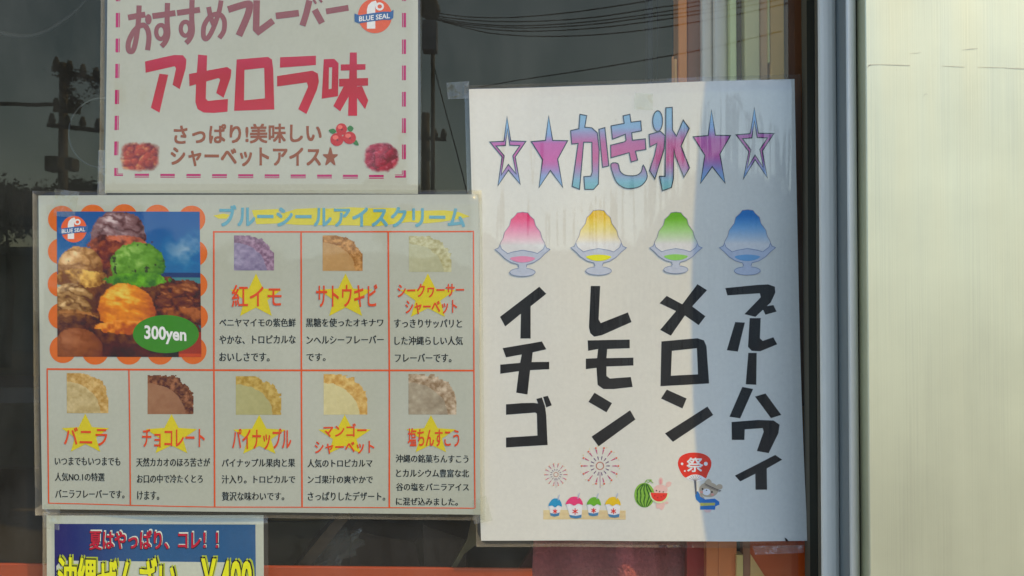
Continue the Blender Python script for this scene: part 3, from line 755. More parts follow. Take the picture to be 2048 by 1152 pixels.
def cup(cx, ty, wd, col, lean, by):
    it = [(T([(cx-wd*.5,ty+75),(cx+wd*.5,ty+75),(cx+wd*.34+lean,by),(cx-wd*.34+lean,by)]), (206,206,198), 4)]
    it.append((T([(cx-wd*.40+lean*.7,by-32),(cx+lean,by-22),(cx+wd*.38+lean*.7,by-36),(cx+wd*.33+lean,by-4),(cx+lean,by+6),(cx-wd*.33+lean,by-4)]), (72,118,146), 5))
    it.append((T(smooth([(cx-wd*.52,ty+78),(cx-wd*.45,ty+45),(cx-wd*.25,ty+12),(cx,ty),(cx+wd*.3,ty+10),(cx+wd*.48,ty+45),(cx+wd*.52,ty+85),(cx+wd*.25,ty+72),(cx,ty+92),(cx-wd*.25,ty+74)], 4, True)), col, 6))
    it += ribbon(T([(cx+wd*.22, ty+20), (cx+wd*.34, ty-38)]), 1.6, (160,166,176), 6.8)
    # the cup's printed character for ice
    ccx, ccy, q = cx+lean*.5, (ty+by)/2+42, wd*.19
    for a in (90, 30, 150, 210, 330, 270):
        r = math.radians(a); it += ribbon(T([(ccx, ccy), (ccx+math.cos(r)*q, ccy-math.sin(r)*q*1.05)]), 1.9, (196,56,46), 5.2+a*.002)
    SCN.art('cup_drawing', it)
cup(258, 594, 128, (52,134,164), -4, 775); cup(452, 576, 165, (206,66,104), 18, 795); cup(652, 580, 136, (100,158,52), -4, 770); cup(845, 576, 150, (216,170,44), 14, 782)
it = [(T(ell(1165,556,103,125,34)), (120,162,64), 2)]
for dx in (-78,-42,0,42,78):
    pts = [(1172+dx*.25, 440), (1160+dx*.8, 500), (1172+dx, 560), (1160+dx*.85, 620), (1168+dx*.3, 676)]
    it += ribbon(T(smooth(pts, 3)), [1,2.4,2,2.8,2,3,2,2.8,2,2.6,2,1.6,1][:13], (58,96,44), 3+.01*dx)
it += ribbon(T(smooth([(1170,435),(1185,405),(1215,402),(1255,432)], 3)), 1.6, (120,158,70), 5); it += ribbon(T(smooth([(1185,412),(1205,425),(1238,402),(1215,398)], 3)), 1.4, (120,158,70), 5.5)
SCN.art('watermelon_drawing', it)
PKR = (212,168,152)
it = [(T(ell(1332,415,23,40,18)), PKR, 2), (T([(1380,455),(1392,425),(1420,415),(1443,430),(1432,462),(1400,478)]), PKR, 2.2), (T(ell(1332,418,10,26,14)), (204,138,132), 4),
      (T(ell(1330,500,72,50,26)), PKR, 2.4), (T(smooth([(1290,600),(1350,595),(1370,640),(1365,680),(1340,708),(1320,690),(1290,690),(1282,650)], 3, True)), PKR, 2.6), (T(ell(1390,632,20,14,12)), PKR, 2.8),
      (T([(1218,528),(1412,532)]+ell(1315,532,98,106,20,.05,math.pi-.05)), (190,204,150), 5), (T([(1228,530),(1400,533)]+ell(1314,533,84,86,20,.05,math.pi-.05)), (206,66,56), 6)]
for x, y in ((1288,508),(1320,518),(1357,522)): it.append((T(ell(x,y,6,7,8)), (60,50,46), 5))
for x, y in ((1270,560),(1300,580),(1335,572),(1362,560)): it.append((T(ell(x,y,4,6,6)), (100,40,36), 7))
SCN.art('rabbit_drawing', it)
it = [(T(smooth([(1508,240),(1530,170),(1600,132),(1690,124),(1780,142),(1840,190),(1848,260),(1815,335),(1790,385),(1740,356),(1690,346),(1640,352),(1588,378),(1540,330)], 4, True)), (202,58,46), 2),
      (T([(1588,378),(1640,352),(1690,346),(1740,356),(1790,385),(1750,408),(1690,418),(1630,405)]), (206,206,196), 3),
      (T([(1672,410),(1694,410),(1698,545),(1684,548)]), (86,88,92), 4)]
for a in range(-60, 61, 20):
    r = math.radians(a); it += ribbon(T([(1683,412), (1683+math.sin(r)*72, 412-math.cos(r)*60)]), .7, (110,106,104), 4+a*.003)
for x, y, r in ((1550,238,13),(1792,237,20),(1578,310,9)): it.append((T(ell(x,y,r,r,14)), (222,222,212), 4))
fan = SCN.art('fan_drawing', it)
SCN.text('lettering', '祭', zq(1060,880,5.12,(1598,178,318,1762,174,318)), (224,222,214), 5, strike=.6)
BR = (168,152,124)
it = [(T(ell(1820,500,98,76,30)), BR, 2), (T(smooth([(1775,440),(1800,400),(1828,392),(1850,430)], 3, True)), BR, 2.2), (T(ell(1930,470,32,28,16)), BR, 2.3),
      (T(smooth([(1720,590),(1700,550),(1735,540),(1775,590)], 3, True)), BR, 2.4),
      (T([(1690,520),(1712,515),(1735,570),(1785,598),(1880,588),(1925,620),(1928,648),(1886,668),(1882,700),(1730,700),(1735,640),(1692,600),(1682,560)]), (36,104,158), 3),
      (T([(1733,632),(1882,630),(1882,656),(1733,664)]), (168,164,84), 4), (T([(1765,702),(1850,700),(1830,728),(1790,730)]), (206,172,156), 2.6),
      (T(ell(1797,522,40,34,18)), (214,212,204), 4), (T(ell(1757,492,9,10,10)), (58,48,44), 5), (T(ell(1852,522,9,10,10)), (58,48,44), 5.2), (T(ell(1797,505,8,6,8)), (58,48,44), 5.4),
      (T(ell(1748,524,16,12,10)), (200,140,122), 4.6), (T(ell(1856,548,16,12,10)), (200,140,122), 4.7)]
it += ribbon(T([(1780,438),(1860,478),(1945,512)]), 1.3, (90,80,72), 6); it += ribbon(T([(1785,452),(1855,488),(1935,520)]), 1.0, (120,110,98), 6.4)
SCN.art('bear_drawing', it)
SCN.tape([(893, 166), (938, 163), (938, 198), (896, 199)], -4)
SCN.tape([(1268, 188), (1304, 190), (1304, 222), (1268, 220)])
SCN.tape([(1500, 1087), (1602, 1086), (1602, 1101), (1505, 1104)], 12)
SCN.art('dirt_mark', [([(1564,1071),(1568,1073),(1573,1079),(1566,1077),(1571,1083)], (40,36,30), 13)])

# ================================================================== D: blue poster at the bottom
Sheet.xstep = 60
rd = empty('laminated_poster', P(310, 1480, -.0003), 'blue laminated poster with yellow Japanese lettering at the bottom of the frame', 'poster')
SD = Sheet(rd, .0003, lambda px, py: 0.0, (158, 163, 150), (.53, .57, .46))
SD.laminate([(93, 1031), (527, 1030), (531, 1640), (97, 1640)], [(86, 1023), (536, 1022), (540, 1650), (88, 1650)], paper('paper of blue poster', (.53, .57, .46), (.59, .60, .52)), M['film'])
blue = lambda px, py: tuple((46, 42, 92)[i]*(1-min(1, max(0, (px-108)/160)))+(52, 84, 120)[i]*min(1, max(0, (px-108)/160)) for i in range(3))
SD.art('blue_panel', [([(109, 1047.5), (511, 1049), (515, 1600), (112, 1600)], blue, 2)])
SD.art('white_panel', [([(122, 1121), (500, 1125), (508, 1132), (509, 1560), (114, 1560), (113, 1132)], (168,172,158), 3)])
T6 = lambda *q: zq(90, 1030, 4.5511, q)
t1 = '夏はやっぱり、コレ！！'
SD.text('lettering', t1, T6(416,128,308,1580,130,308), (188,190,180), 4, strike=1.3)
SD.text('lettering', t1, T6(408,142,316,1574,146,314), (60,28,44), 5, strike=1.6)
SD.text('lettering', t1, T6(409,140,312,1572,144,310), (164,42,62), 6, strike=.7)
for s, q in (('沖縄ぜんざい', (118,368,800,1195,392,800)), ('￥400', (1425,392,800,1885,400,800))):
    d = 14
    SD.text('lettering', s, T6(q[0]+d,q[1]-d,q[2]-d,q[3]+d,q[4]-d,q[5]-d), (150,160,60), 4, strike=3.2)
    SD.text('lettering', s, T6(*q), (34,36,26), 5.5, strike=3.6)
    SD.text('lettering', s, T6(q[0]+5,q[1]+7,q[2]-5,q[3]-5,q[4]+7,q[5]-5), (206,200,44), 7, strike=1.6)

# ================================================================== the window and its frame
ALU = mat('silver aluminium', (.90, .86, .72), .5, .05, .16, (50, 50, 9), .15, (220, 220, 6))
ALUD = mat('weathered dark aluminium', (.26, .29, .28), .5, .2, .15, (40, 40, 6))  # darker aluminium for the track side and door edge
BLK = mat('black seal and side strips', (.035, .036, .026), .95, 0, .3, (60, 60, 9), spec=.08)  # also on a strip added to darken the stile's side
OLV = mat('bronze seal and side strips', (.12, .10, .06), .8, 0, .2, (40, 40, 5))  # seal by the glass, and the browner strips darkening the stile's side
win = empty('shop_window', (-.55, 0, .75), 'large dark shop window pane held in a stepped silver aluminium frame', 'window')
xr = .212
gp = boxes('glass_pane', [(-1.50, .192, 0.0, .005, .80, 2.25)], M['glass'], win)
gp.visible_shadow = True
def xat(px, y): return P(px, 560, y)[0]
y0, y1, y2, y3 = 0.0, -.034, -.0496, -.055
xa = xat(1607, -.001); 
# seal and side of the stile, then the stile, the gap and the outer track
prism('rubber_seal', [(xat(1611,0), .004), (xat(1611,0), -.004), (xat(1620,-.008), -.008), (xat(1620,-.008)+.006, -.008), (xat(1620,-.008)+.006, .004)], .8, 2.25, OLV, win)
xs = xat(1641, y1)
a = xat(1622, -.010)
prism('glazing_channel', [(a, -.0085), (xs-.0006, y1+.004), (xs-.0006+.004, y1+.004), (xs+.003, .004), (a+.001, .004)], .8, 2.25, BLK, win)
xe = xat(1681, y1)
boxes('side_dark_strip', [(xs-.0012, xs+.0001, -.0275, -.0125, .8, 2.25)], BLK, win)  # three strips added over the stile's side, shade put into their colour
boxes('side_brown_strip', [(xs-.0009, xs+.0001, -.0120, .0, .8, 2.25)], OLV, win)
boxes('side_front_strip', [(xs-.0008, xs+.0001, y1+.0022, -.028, .8, 2.25)], OLV, win)
prof = [(xs, y1+.010), (xs, y1+.0015), (xs+.0008, y1+.0003), (xs+.003, y1), (xs+.006, y1+.0004), (xs+.009, y1+.0013), (xe-.0018, y1+.0028), (xe-.0006, y1+.0040), (xe-.0004, y1+.010)]
prism('stile', [(xs+.0002, .003)]+prof+[(xe-.0004, .003)], .78, 2.27, ALU, win, False)
x2 = xat(1701, y2); x2e = xat(1727, y2)
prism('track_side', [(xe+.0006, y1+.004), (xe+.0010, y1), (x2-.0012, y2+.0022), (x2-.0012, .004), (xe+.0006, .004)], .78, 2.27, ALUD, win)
n_ = 8; cyl = [(x2-.0008+(x2e-x2)*i/n_, y2+.0008+.0070*((i/n_)**2.0)) for i in range(n_+1)]
prism('outer_track', [(x2-.0008, .003)]+cyl+[(cyl[-1][0], .003)], .78, 2.27, ALU, win, True)
boxes('track_groove', [(cyl[-1][0]+.0003, cyl[-1][0]+.0022, y2+.009, .003, .78, 2.27)], BLK, win)
boxes('sill', [(-1.55, .225, -.045, .02, .735, .795)], ALU, win, .002)
boxes('head_rail', [(-1.55, .225, -.04, .02, 2.255, 2.32)], ALU, win, .002)
boxes('left_stile', [(-1.56, -1.505, -.034, .02, .80, 2.25)], ALU, win, .002)

# sliding door / shutter panel at right
def door_material():
    m, N, L, b = nodes('brushed pale metal panel')
    tc = N.new('ShaderNodeTexCoord')
    mp = N.new('ShaderNodeMapping'); mp.inputs['Scale'].default_value = (900, 1, 9)
    nz = N.new('ShaderNodeTexNoise'); nz.inputs['Scale'].default_value = 1; nz.inputs['Detail'].default_value = 5
    mp2 = N.new('ShaderNodeMapping'); mp2.inputs['Scale'].default_value = (60, 1, 5)
    n2 = N.new('ShaderNodeTexNoise'); n2.inputs['Scale'].default_value = 1; n2.inputs['Detail'].default_value = 4
    n3 = N.new('ShaderNodeTexNoise'); n3.inputs['Scale'].default_value = 14; n3.inputs['Detail'].default_value = 5
    ad = N.new('ShaderNodeMath'); ad.operation = 'ADD'
    r = N.new('ShaderNodeValToRGB'); r.color_ramp.elements[0].position = .62; r.color_ramp.elements[1].position = 1.35/1.4
    r.color_ramp.elements[0].color = (.81, .795, .56, 1); r.color_ramp.elements[1].color = (.87, .86, .60, 1)
    for a_, b_ in ((mp, nz), (mp2, n2)):
        L.new(tc.outputs['Object'], a_.inputs[0]); L.new(a_.outputs[0], b_.inputs[0])
    L.new(tc.outputs['Object'], n3.inputs[0])
    L.new(nz.outputs[0], ad.inputs[0]); L.new(n2.outputs[0], ad.inputs[1])
    mx = N.new('ShaderNodeMix'); mx.data_type = 'RGBA'; mx.blend_type = 'MULTIPLY'; mx.inputs[0].default_value = .3
    L.new(ad.outputs[0], r.inputs[0]); L.new(r.outputs[0], mx.inputs[6]); L.new(n3.outputs[0], mx.inputs[7])
    L.new(mx.outputs[2], b.inputs['Base Color'])
    mr = N.new('ShaderNodeMapRange'); mr.inputs[3].default_value = .34; mr.inputs[4].default_value = .56
    L.new(n2.outputs[0], mr.inputs[0]); L.new(mr.outputs[0], b.inputs['Roughness'])
    b.inputs['Metallic'].default_value = .65
    bp = N.new('ShaderNodeBump'); bp.inputs['Strength'].default_value = .35; bp.inputs['Distance'].default_value = .0002
    L.new(ad.outputs[0], bp.inputs['Height']); L.new(bp.outputs[0], b.inputs['Normal'])
    return m
DOORM = door_material()
xd = xat(1734, y3)
door = empty('door_panel', (xd+.4, y3, .05), 'pale brushed metal door leaf standing proud of the window frame, with a thin horizontal scratch', 'door')
boxes('panel_face', [(xd, xd+.86, y3, y3+.035, .05, 2.3)], DOORM, door, .0008)
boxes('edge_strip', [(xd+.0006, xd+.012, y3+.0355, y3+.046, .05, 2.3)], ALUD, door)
def scratch(pts, wd, m):
    bm = bmesh.new(); pv = None
    for i, (px, py) in enumerate(pts):
        x, y, z = P(px, py, y3-.00015)
        hh = wd*(.4+.6*abs(math.sin(i*1.7)))*3.4e-4/2
        A_ = bm.verts.new((x, y3-.00015, z+hh)); B_ = bm.verts.new((x, y3-.00015, z-hh))
        if pv: bm.faces.new((pv[0], pv[1], B_, A_))
        pv = (A_, B_)
    me = bpy.data.meshes.new('scratch'); bm.to_mesh(me); bm.free(); me.materials.append(m)
    return link('scratch', me, door)
SCR = mat('scratch grime', (.60, .57, .43), .7)
scratch([(1736,132),(1745,129.5),(1760,129),(1790,130),(1820,131)], 1.5, SCR)
scratch([(1735,136),(1738,131),(1742,129)], 2.6, SCR)
scratch([(1884,132),(1905,133),(1930,134)], 1.2, SCR); scratch([(1955,134.5),(1985,135),(2014,135.5)], 1.1, SCR); scratch([(2010,136),(2030,137),(2060,138)], 1.6, SCR)
scratch([(1820,107),(1835,106),(1842,105)], .8, SCR); scratch([(1925,100),(1940,98),(1956,97)], 1.2, SCR)
scratch([(1846,194),(1850,188),(1856,188)], 1.0, SCR)

# wall round the window
WALL = mat('pale render', (.55, .53, .46), .85, 0, .12, (9, 9, 9), .5, (160, 160, 160))
wl = empty('shop_wall', (0, .1, 0), 'pale rendered shop wall around the window and door', 'wall')
boxes('wall_panel', [(-6, -1.565, -.02, .12, 0, 3.2), (1.10, 6, -.02, .12, 0, 3.2), (-1.565, 1.10, -.02, .12, 2.325, 3.2), (-1.565, .228, -.02, .12, 0, .73)], WALL, wl)

# ================================================================== inside the shop
INW = mat('dark interior wall', (.10, .10, .065), .8, 0, .2, (6, 6, 6))
tag(boxes('interior_wall', [(-1.56, 1.2, 2.2, 2.3, 0, 2.9), (-1.66, -1.57, .13, 2.3, 0, 2.9), (1.2, 1.3, .13, 2.3, 0, 2.9)], INW), kind='structure')
tag(boxes('interior_ceiling', [(-1.56, 1.2, .13, 2.2, 2.5, 2.6)], INW), kind='structure')
tag(boxes('interior_floor', [(-1.56, 1.2, .13, 2.2, 0, .05)], INW), kind='structure')
def im(name, rgb, seen=(152, 168, 178), alb=.85, hue=(1.1, .71, .56), **k):
    c = np.clip((linear(rgb)-np.array((.035, .035, .025)))/linear(seen)*alb*1.3*np.array(hue), .008, .92); return mat(name, tuple(float(v) for v in c), k.pop('rough', .6), 0, k.pop('noise', .10), k.pop('scale', (30, 30, 8)))
def zr(y, a_=-250, b_=1400): return P(0, b_, y)[2], P(0, a_, y)[2]
def upright(name, label, cat, xa, xb, y, th, m, pya=-250, pyb=1055, group=None, bev=.001):
    y = near(y)
    x0_, x1_ = P(xa, 300, y)[0], P(xb, 300, y)[0]; z0_, z1_ = P(0, pyb, y)[2], P(0, pya, y)[2]
    o = boxes(name, [(x0_, x1_, y, y+th, z0_, z1_)], m, None, bev); tag(o, label, cat, group); return o
upright('wooden_post', 'narrow orange-brown wooden post inside the window, right of the dark pane', 'post', 1357, 1375, .05, .02, im('orange wood', (176,116,66), scale=(60,60,6)))
upright('wooden_board', 'flat brown board standing just right of the orange wooden post', 'board', 1375.6, 1405, .058, .01, im('brown board', (100,84,62)))
upright('wooden_batten', 'short thin tan batten left of the orange wooden post, its top in view', 'batten', 1348.5, 1355, .048, .006, im('tan batten', (176,138,92)), pya=117)
upright('wooden_batten', 'thinner, taller tan batten directly beside the short one', 'batten', 1345, 1348.2, .048, .004, im('tan batten edge', (160,126,84)), pya=112)
def curved(name, label, cat, xa, xb, y, dep, m, n=7, pya=-250, pyb=1055):
    y = near(y)
    x0_, x1_ = P(xa, 300, y)[0], P(xb, 300, y)[0]
    pts = [(x0_+(x1_-x0_)*i/n, y+dep*(i/n)**2.0) for i in range(n+1)]
    o = prism(name, pts+[(x1_, y+dep+.006), (x0_, y+dep+.006)], P(0, pyb, y)[2], P(0, pya, y)[2], m, None, True); tag(o, label, cat); return o
GB = im('grey blue metal', (140, 156, 152), hue=(1.05, .86, .76), noise=.05)
curved('metal_rail', 'rounded grey-blue metal rail nearest the brown board', 'rail', 1405.3, 1429, .045, .006, GB)
curved('metal_rail', 'wider rounded grey-blue metal rail beside the cream strip', 'rail', 1430, 1460.5, .045, .007, GB)
upright('cream_strip', 'narrow bright cream upright strip right of the grey-blue rails', 'strip', 1461, 1474.5, .044, .01, im('cream strip', (196,190,152)))
upright('dark_channel', 'dark olive recessed channel between two cream uprights', 'channel', 1475, 1490, .062, .01, im('dark olive', (86,88,62)))
upright('cream_board', 'wide cream upright board in the right of the window', 'board', 1490.5, 1521, .046, .012, im('cream board', (172,172,140)))
upright('grey_board', 'grey-green upright board between the wide cream board and the tan curtain', 'board', 1521.3, 1537, .05, .01, im('grey green board', (134,136,108)))
cu = upright('tan_curtain_edge', 'flat tan curtain edge with pale hem at the right of the window', 'curtain', 1542, 1570.5, .048, .008, im('tan cloth', (166,142,86), scale=(60,60,60)), pya=-250, pyb=820)
upright('cream_hem', 'thin cream vertical hem left of the tan curtain edge', 'hem', 1537.4, 1541.5, .046, .004, im('cream hem', (176,176,136)), pyb=126)
upright('brown_jamb', 'dark brown window jamb inside at the far right of the glass', 'jamb', 1571.4, 1640, .056, .03, im('brown jamb', (92,80,56)))
upright('navy_post', 'thin dark navy upright far inside, left of the orange post', 'post', 1296, 1307, .30, .02, im('navy post', (44,50,60), alb=.5))
upright('thin_cord', 'thin dark vertical cord inside the window above the shaved ice poster', 'cord', 1315, 1316.2, .30, .001, im('dark cord', (50,50,44), alb=.4), bev=0)
# orange things low down
ORF = mat('orange vinyl', (.88, .13, .01), .5, 0, .15, (12, 12, 12))
slab('orange_flag', [(1497,1000),(1700,1000),(1700,1260),(1560,1260),(1497,1112)], .040, .001, ORF)
tag(bpy.data.objects['orange_flag'], 'bright orange vinyl flag below the shaved ice poster at right', 'flag')
tag(slab('orange_strip', [(1597,812),(1640,812),(1640,1010),(1597,1010)], .042, .001, mat('orange strip', (.66, .24, .06), .5, 0, .1)), 'narrow orange vertical strip showing right of the shaved ice poster', 'strip')
tag(slab('cream_triangle', [(1501,1108),(1560,1200),(1501,1200)], .036, .002, im('cream card', (176,160,112), hue=(1.1, .60, .48))), 'cream triangular corner of card in front of the orange flag', 'card')
tag(slab('cream_block', [(1473,1110),(1486,1110),(1486,1200),(1473,1200)], .034, .01, im('cream block', (188,172,120), hue=(1.1, .62, .50))), 'small cream block end below the shaved ice poster', 'block')
tag(slab('grey_bar', [(1486.5,1075),(1500,1075),(1500,1200),(1486.5,1200)], .038, .01, im('grey bar', (108,100,82))), 'thin grey upright bar between the cream block and the card triangle', 'bar')
TB = im('tan door board', (168,112,72))
dcase = empty('tan_cupboard', P(1445, 1400, .04), 'tan wooden cupboard front with a fine vertical joint, below the shaved ice poster', 'cupboard')
for xa_, xb_ in ((1413, 1436), (1436.8, 1473)): 
    slab('front_board', [(xa_,1000),(xb_,1000),(xb_,1300),(xa_,1300)], .040, .012, TB, dcase)
tag(slab('brown_panel', [(1374,1000),(1412,1000),(1412,1300),(1374,1300)], .055, .01, im('red brown panel', (112,60,28))), 'red-brown panel between the pink towel and tan cupboard', 'panel')
# pink towel: a hanging cloth with folds
def cloth(name, x0, x1, ya, yb, dep, m, folds, nx=60, ny=20, label='', cat=''):
    bm = bmesh.new(); g = []
    for j in range(ny+1):
        row = []
        for i in range(nx+1):
            u = i/nx; v = j/ny
            px = x0(v)+(x1(v)-x0(v))*u
            y = dep + folds(u, v)
            row.append(bm.verts.new(P(px, ya+(yb-ya)*v, y)))
        g.append(row)
    for j in range(ny):
        for i in range(nx): f = bm.faces.new((g[j][i], g[j+1][i], g[j+1][i+1], g[j][i+1])); f.smooth = True
    bmesh.ops.solidify(bm, geom=bm.faces[:], thickness=.003)
    bmesh.ops.recalc_face_normals(bm, faces=bm.faces[:])
    me = bpy.data.meshes.new(name); bm.to_mesh(me); bm.free(); me.materials.append(m)
    return tag(link(name, me), label, cat)
PTM = mat('pink towelling', (.82, .25, .23), .95, 0, .25, (260, 260, 260), .9, (500, 500, 500))
cloth('pink_towel', lambda v: 1069-10*v, lambda v: 1372+32*v, 1040, 1260, .012,
      PTM, lambda u, v: .006*math.sin(u*7+.6)+.003*math.sin(u*19)+(.018 if u > .84 else .018*max(0, (u-.78)/.06)), label='dusty pink towel hanging in loose folds under the shaved ice poster', cat='towel')
# orange ledge
LED = mat('orange painted ledge', (.62, .09, .015), .45, 0, .15, (8, 8, 8))
x0_, x1_ = P(-700, 1140, .009)[0], P(1065, 1140, .009)[0]
zt = P(0, 1136, .009)[2]
led = boxes('orange_ledge', [(x0_, x1_, .009, .0125, zt-.06, zt)], LED, None, .0008)
led.rotation_euler = (0, math.radians(.55), 0); led.location = (0, 0, 0)
led.location = Vector((0, 0, zt)) - led.rotation_euler.to_matrix() @ Vector((0, 0, zt))
led.location.z -= 0.0005
tag(led, 'long orange painted ledge along the bottom of the window', 'ledge')
# clutter behind the glass, low
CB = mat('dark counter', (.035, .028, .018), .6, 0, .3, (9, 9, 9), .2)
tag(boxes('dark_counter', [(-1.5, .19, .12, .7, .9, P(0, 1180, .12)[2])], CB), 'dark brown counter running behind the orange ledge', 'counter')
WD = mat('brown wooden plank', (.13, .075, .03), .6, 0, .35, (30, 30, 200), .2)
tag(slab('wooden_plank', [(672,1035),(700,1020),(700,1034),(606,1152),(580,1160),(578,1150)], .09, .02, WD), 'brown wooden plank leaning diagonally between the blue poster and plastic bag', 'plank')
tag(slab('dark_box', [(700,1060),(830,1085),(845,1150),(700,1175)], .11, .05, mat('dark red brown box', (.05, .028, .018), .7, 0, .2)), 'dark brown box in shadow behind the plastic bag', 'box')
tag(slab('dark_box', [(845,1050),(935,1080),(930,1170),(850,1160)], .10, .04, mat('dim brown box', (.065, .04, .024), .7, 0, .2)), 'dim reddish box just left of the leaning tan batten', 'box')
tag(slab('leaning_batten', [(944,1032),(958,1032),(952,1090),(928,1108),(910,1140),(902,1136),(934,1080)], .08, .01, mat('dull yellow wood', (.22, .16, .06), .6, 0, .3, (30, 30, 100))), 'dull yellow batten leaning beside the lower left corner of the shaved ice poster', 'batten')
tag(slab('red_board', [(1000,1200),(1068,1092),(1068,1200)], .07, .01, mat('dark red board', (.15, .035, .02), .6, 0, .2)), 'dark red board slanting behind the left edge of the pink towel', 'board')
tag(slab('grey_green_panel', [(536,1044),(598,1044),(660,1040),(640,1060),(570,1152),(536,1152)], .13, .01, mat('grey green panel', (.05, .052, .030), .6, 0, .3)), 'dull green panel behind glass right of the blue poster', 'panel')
# crumpled plastic bag
bm = bmesh.new(); bmesh.ops.create_icosphere(bm, subdivisions=4, radius=1)
for v in bm.verts:
    d = mnoise.noise(v.co*2.2)*.55+abs(mnoise.noise(v.co*5.3+Vector((3, 1, 2))))*.5
    v.co = v.co*(.75+d); v.co = Vector((v.co.x*.016+v.co.z*.008, v.co.y*.010, v.co.z*.014))
c_ = P(674, 1098, .085)
for v in bm.verts: v.co += Vector(c_)
me = bpy.data.meshes.new('plastic_bag'); bm.to_mesh(me); bm.free()
PB = clear_sheet('crumpled clear plastic', 1.45, .18, (.80, .80, .74), .05, (200, 200, 200), .001, 1.3, .3); me.materials.append(PB)
tag(link('plastic_bag', me), 'small crumpled clear plastic bag behind the glass beneath the menu', 'bag')
# hanging cable and round mirror, left
CBL = mat('dark rubber cable', (.012, .012, .010), .7)
def px_path(pts, y): return [P(x, z, y) for x, z in smooth(pts, 8)]
hc = empty('hanging_cable', P(60, 74, .12), 'sagging double black cable hanging inside the top left corner of the window', 'cable')
tube('strand', px_path([(-80,30),(-20,60),(30,73),(75,70),(120,48),(160,15),(200,-40)], .12), .0011, CBL, hc)
tube('strand', px_path([(-80,24),(-20,56),(35,70),(80,66),(124,42),(168,5),(205,-50)], .125), .0008, CBL, hc)
mr_ = empty('round_mirror', P(205, 265, .10), 'round blue-grey mirror with a dark wire rim, half hidden behind the flavour poster', 'mirror')
cx_, cy_, cz_ = P(205, 266, .10)
rad = 62*.0003375*(.75/.65)
tube('rim', [(cx_+rad*math.cos(t), cy_, cz_+rad*math.sin(t)) for t in np.linspace(0, 2*math.pi, 48, endpoint=False)], .0016, CBL, mr_, 6, True)
tube('outer_wire', [(cx_+rad*1.09*math.cos(t), cy_, cz_+rad*1.13*math.sin(t)) for t in np.linspace(0, 2*math.pi, 48, endpoint=False)], .0007, mat('grey wire', (.08,.09,.08), .6), mr_, 6, True)
prism('disc', [(0, 0)]*0+[(cx_+rad*.97*math.cos(t), cz_+rad*.97*math.sin(t)) for t in np.linspace(0, 2*math.pi, 48, endpoint=False)], 0, .003, mat('blue grey disc', (.055, .075, .085), .6), mr_)
dsk = mr_.children[-1]
for v in dsk.data.vertices: v.co = Vector((v.co.x, cy_+.002+v.co.z, v.co.y))
# shelf seen dimly at left
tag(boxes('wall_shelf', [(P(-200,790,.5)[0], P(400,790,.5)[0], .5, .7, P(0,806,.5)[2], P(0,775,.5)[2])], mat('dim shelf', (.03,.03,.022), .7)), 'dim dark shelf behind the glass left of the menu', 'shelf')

# ================================================================== the street behind the camera (seen only mirrored in the glass)
GR = mat('worn asphalt', (.07, .068, .062), .9, 0, .3, (2, 2, 2), .3, (60, 60, 60))
tag(boxes('ground', [(-250, 250, -260, -4.5, -.3, 0)], GR), kind='structure')
tag(boxes('pavement', [(-60, 60, -4.496, 40, -.3, .12)], mat('pale concrete paving', (.15, .155, .145), .9, 0, .2, (3, 3, 3), .3, (60, 60, 60))), kind='structure')
POLE = mat('grey pole', (.22, .21, .18), .8, 0, .2, (3, 3, 3)); DKM = mat('dark hardware', (.12, .12, .09), .7)
def util_pole(px, py, Y, label, arms, boxes_, r=.14, messy=0, seed=1):
    top = R(px, py, Y)
    e = empty('utility_pole', (top.x, top.y, 0), label, 'utility pole')
    tube('pole', [(top.x, top.y, 0), (top.x, top.y, top.z/2), top], [r, r*.85, r*.7], POLE, e, 10)
    for a, b in arms:
        pa, pb = R(*a, Y-.25), R(*b, Y-.25)
        ar = tube('crossarm', [pa, (pa+pb)/2, pb], .06, DKM, e, 6)
        for k in range(4):
            q = pa.lerp(pb, .08+.28*k); tube('insulator', [q, q+Vector((0, 0, .12)), q+Vector((0, 0, .28))], [.05, .09, .04], DKM, ar, 8)
    for (x0b, y0b, x1b, y1b) in boxes_:
        p0, p1 = R(x0b, y1b, Y-.4), R(x1b, y0b, Y-.4)
        xs_ = sorted((p0.x, p1.x)); zs_ = sorted((p0.z, p1.z))
        boxes('transformer', [(xs_[0], xs_[1], p0.y-.2, p0.y+.2, zs_[0], zs_[1])], DKM, e, .03)
    if messy:
        rr = random.Random(seed); bm = bmesh.new()
        for k in range(messy):
            ax, ay, dx_, dy_ = rr.choice(((145,148,26,7),(165,155,20,6),(128,142,12,10),(140,185,12,12),(158,200,14,8),(190,170,8,14),(135,160,8,14)))
            x = ax+rr.gauss(0, dx_*.7); y = ay+rr.gauss(0, dy_*.7)
            s_ = rr.uniform(1.5, 4.5); cc = R(x, y, Y-.3)
            q = [R(x+rr.uniform(-s_, s_)*1.4, y+rr.uniform(-s_, s_), Y-.3+rr.uniform(-.2, .2)) for _ in range(4)]
            vs4 = [bm.verts.new(p) for p in q]
            for t in ((0,1,2),(0,2,3),(0,3,1),(1,3,2)): bm.faces.new([vs4[i] for i in t])
        me = bpy.data.meshes.new('vine_growth'); bm.to_mesh(me); bm.free(); me.materials.append(DKM); o = link('vine_growth', me, e); o['kind'] = 'stuff'
    return e
util_pole(128, 125, 22, 'vine-tangled utility pole with a transformer, mirrored in the glass at left', [((108,218),(160,222)), ((95,248),(205,260)), ((105,135),(200,160))], [(96,312,122,342), (136,315,152,340)], messy=620)
util_pole(851, 225, 26, 'small bare utility pole mirrored in the gap between the two posters', [((830,275),(892,278))], [(846,296,860,320)], messy=0, r=.16)
util_pole(866, 22, 14, 'utility pole with blue box and wires, mirrored right of the flavour poster', [((843,24),(872,38))], [], r=.04)
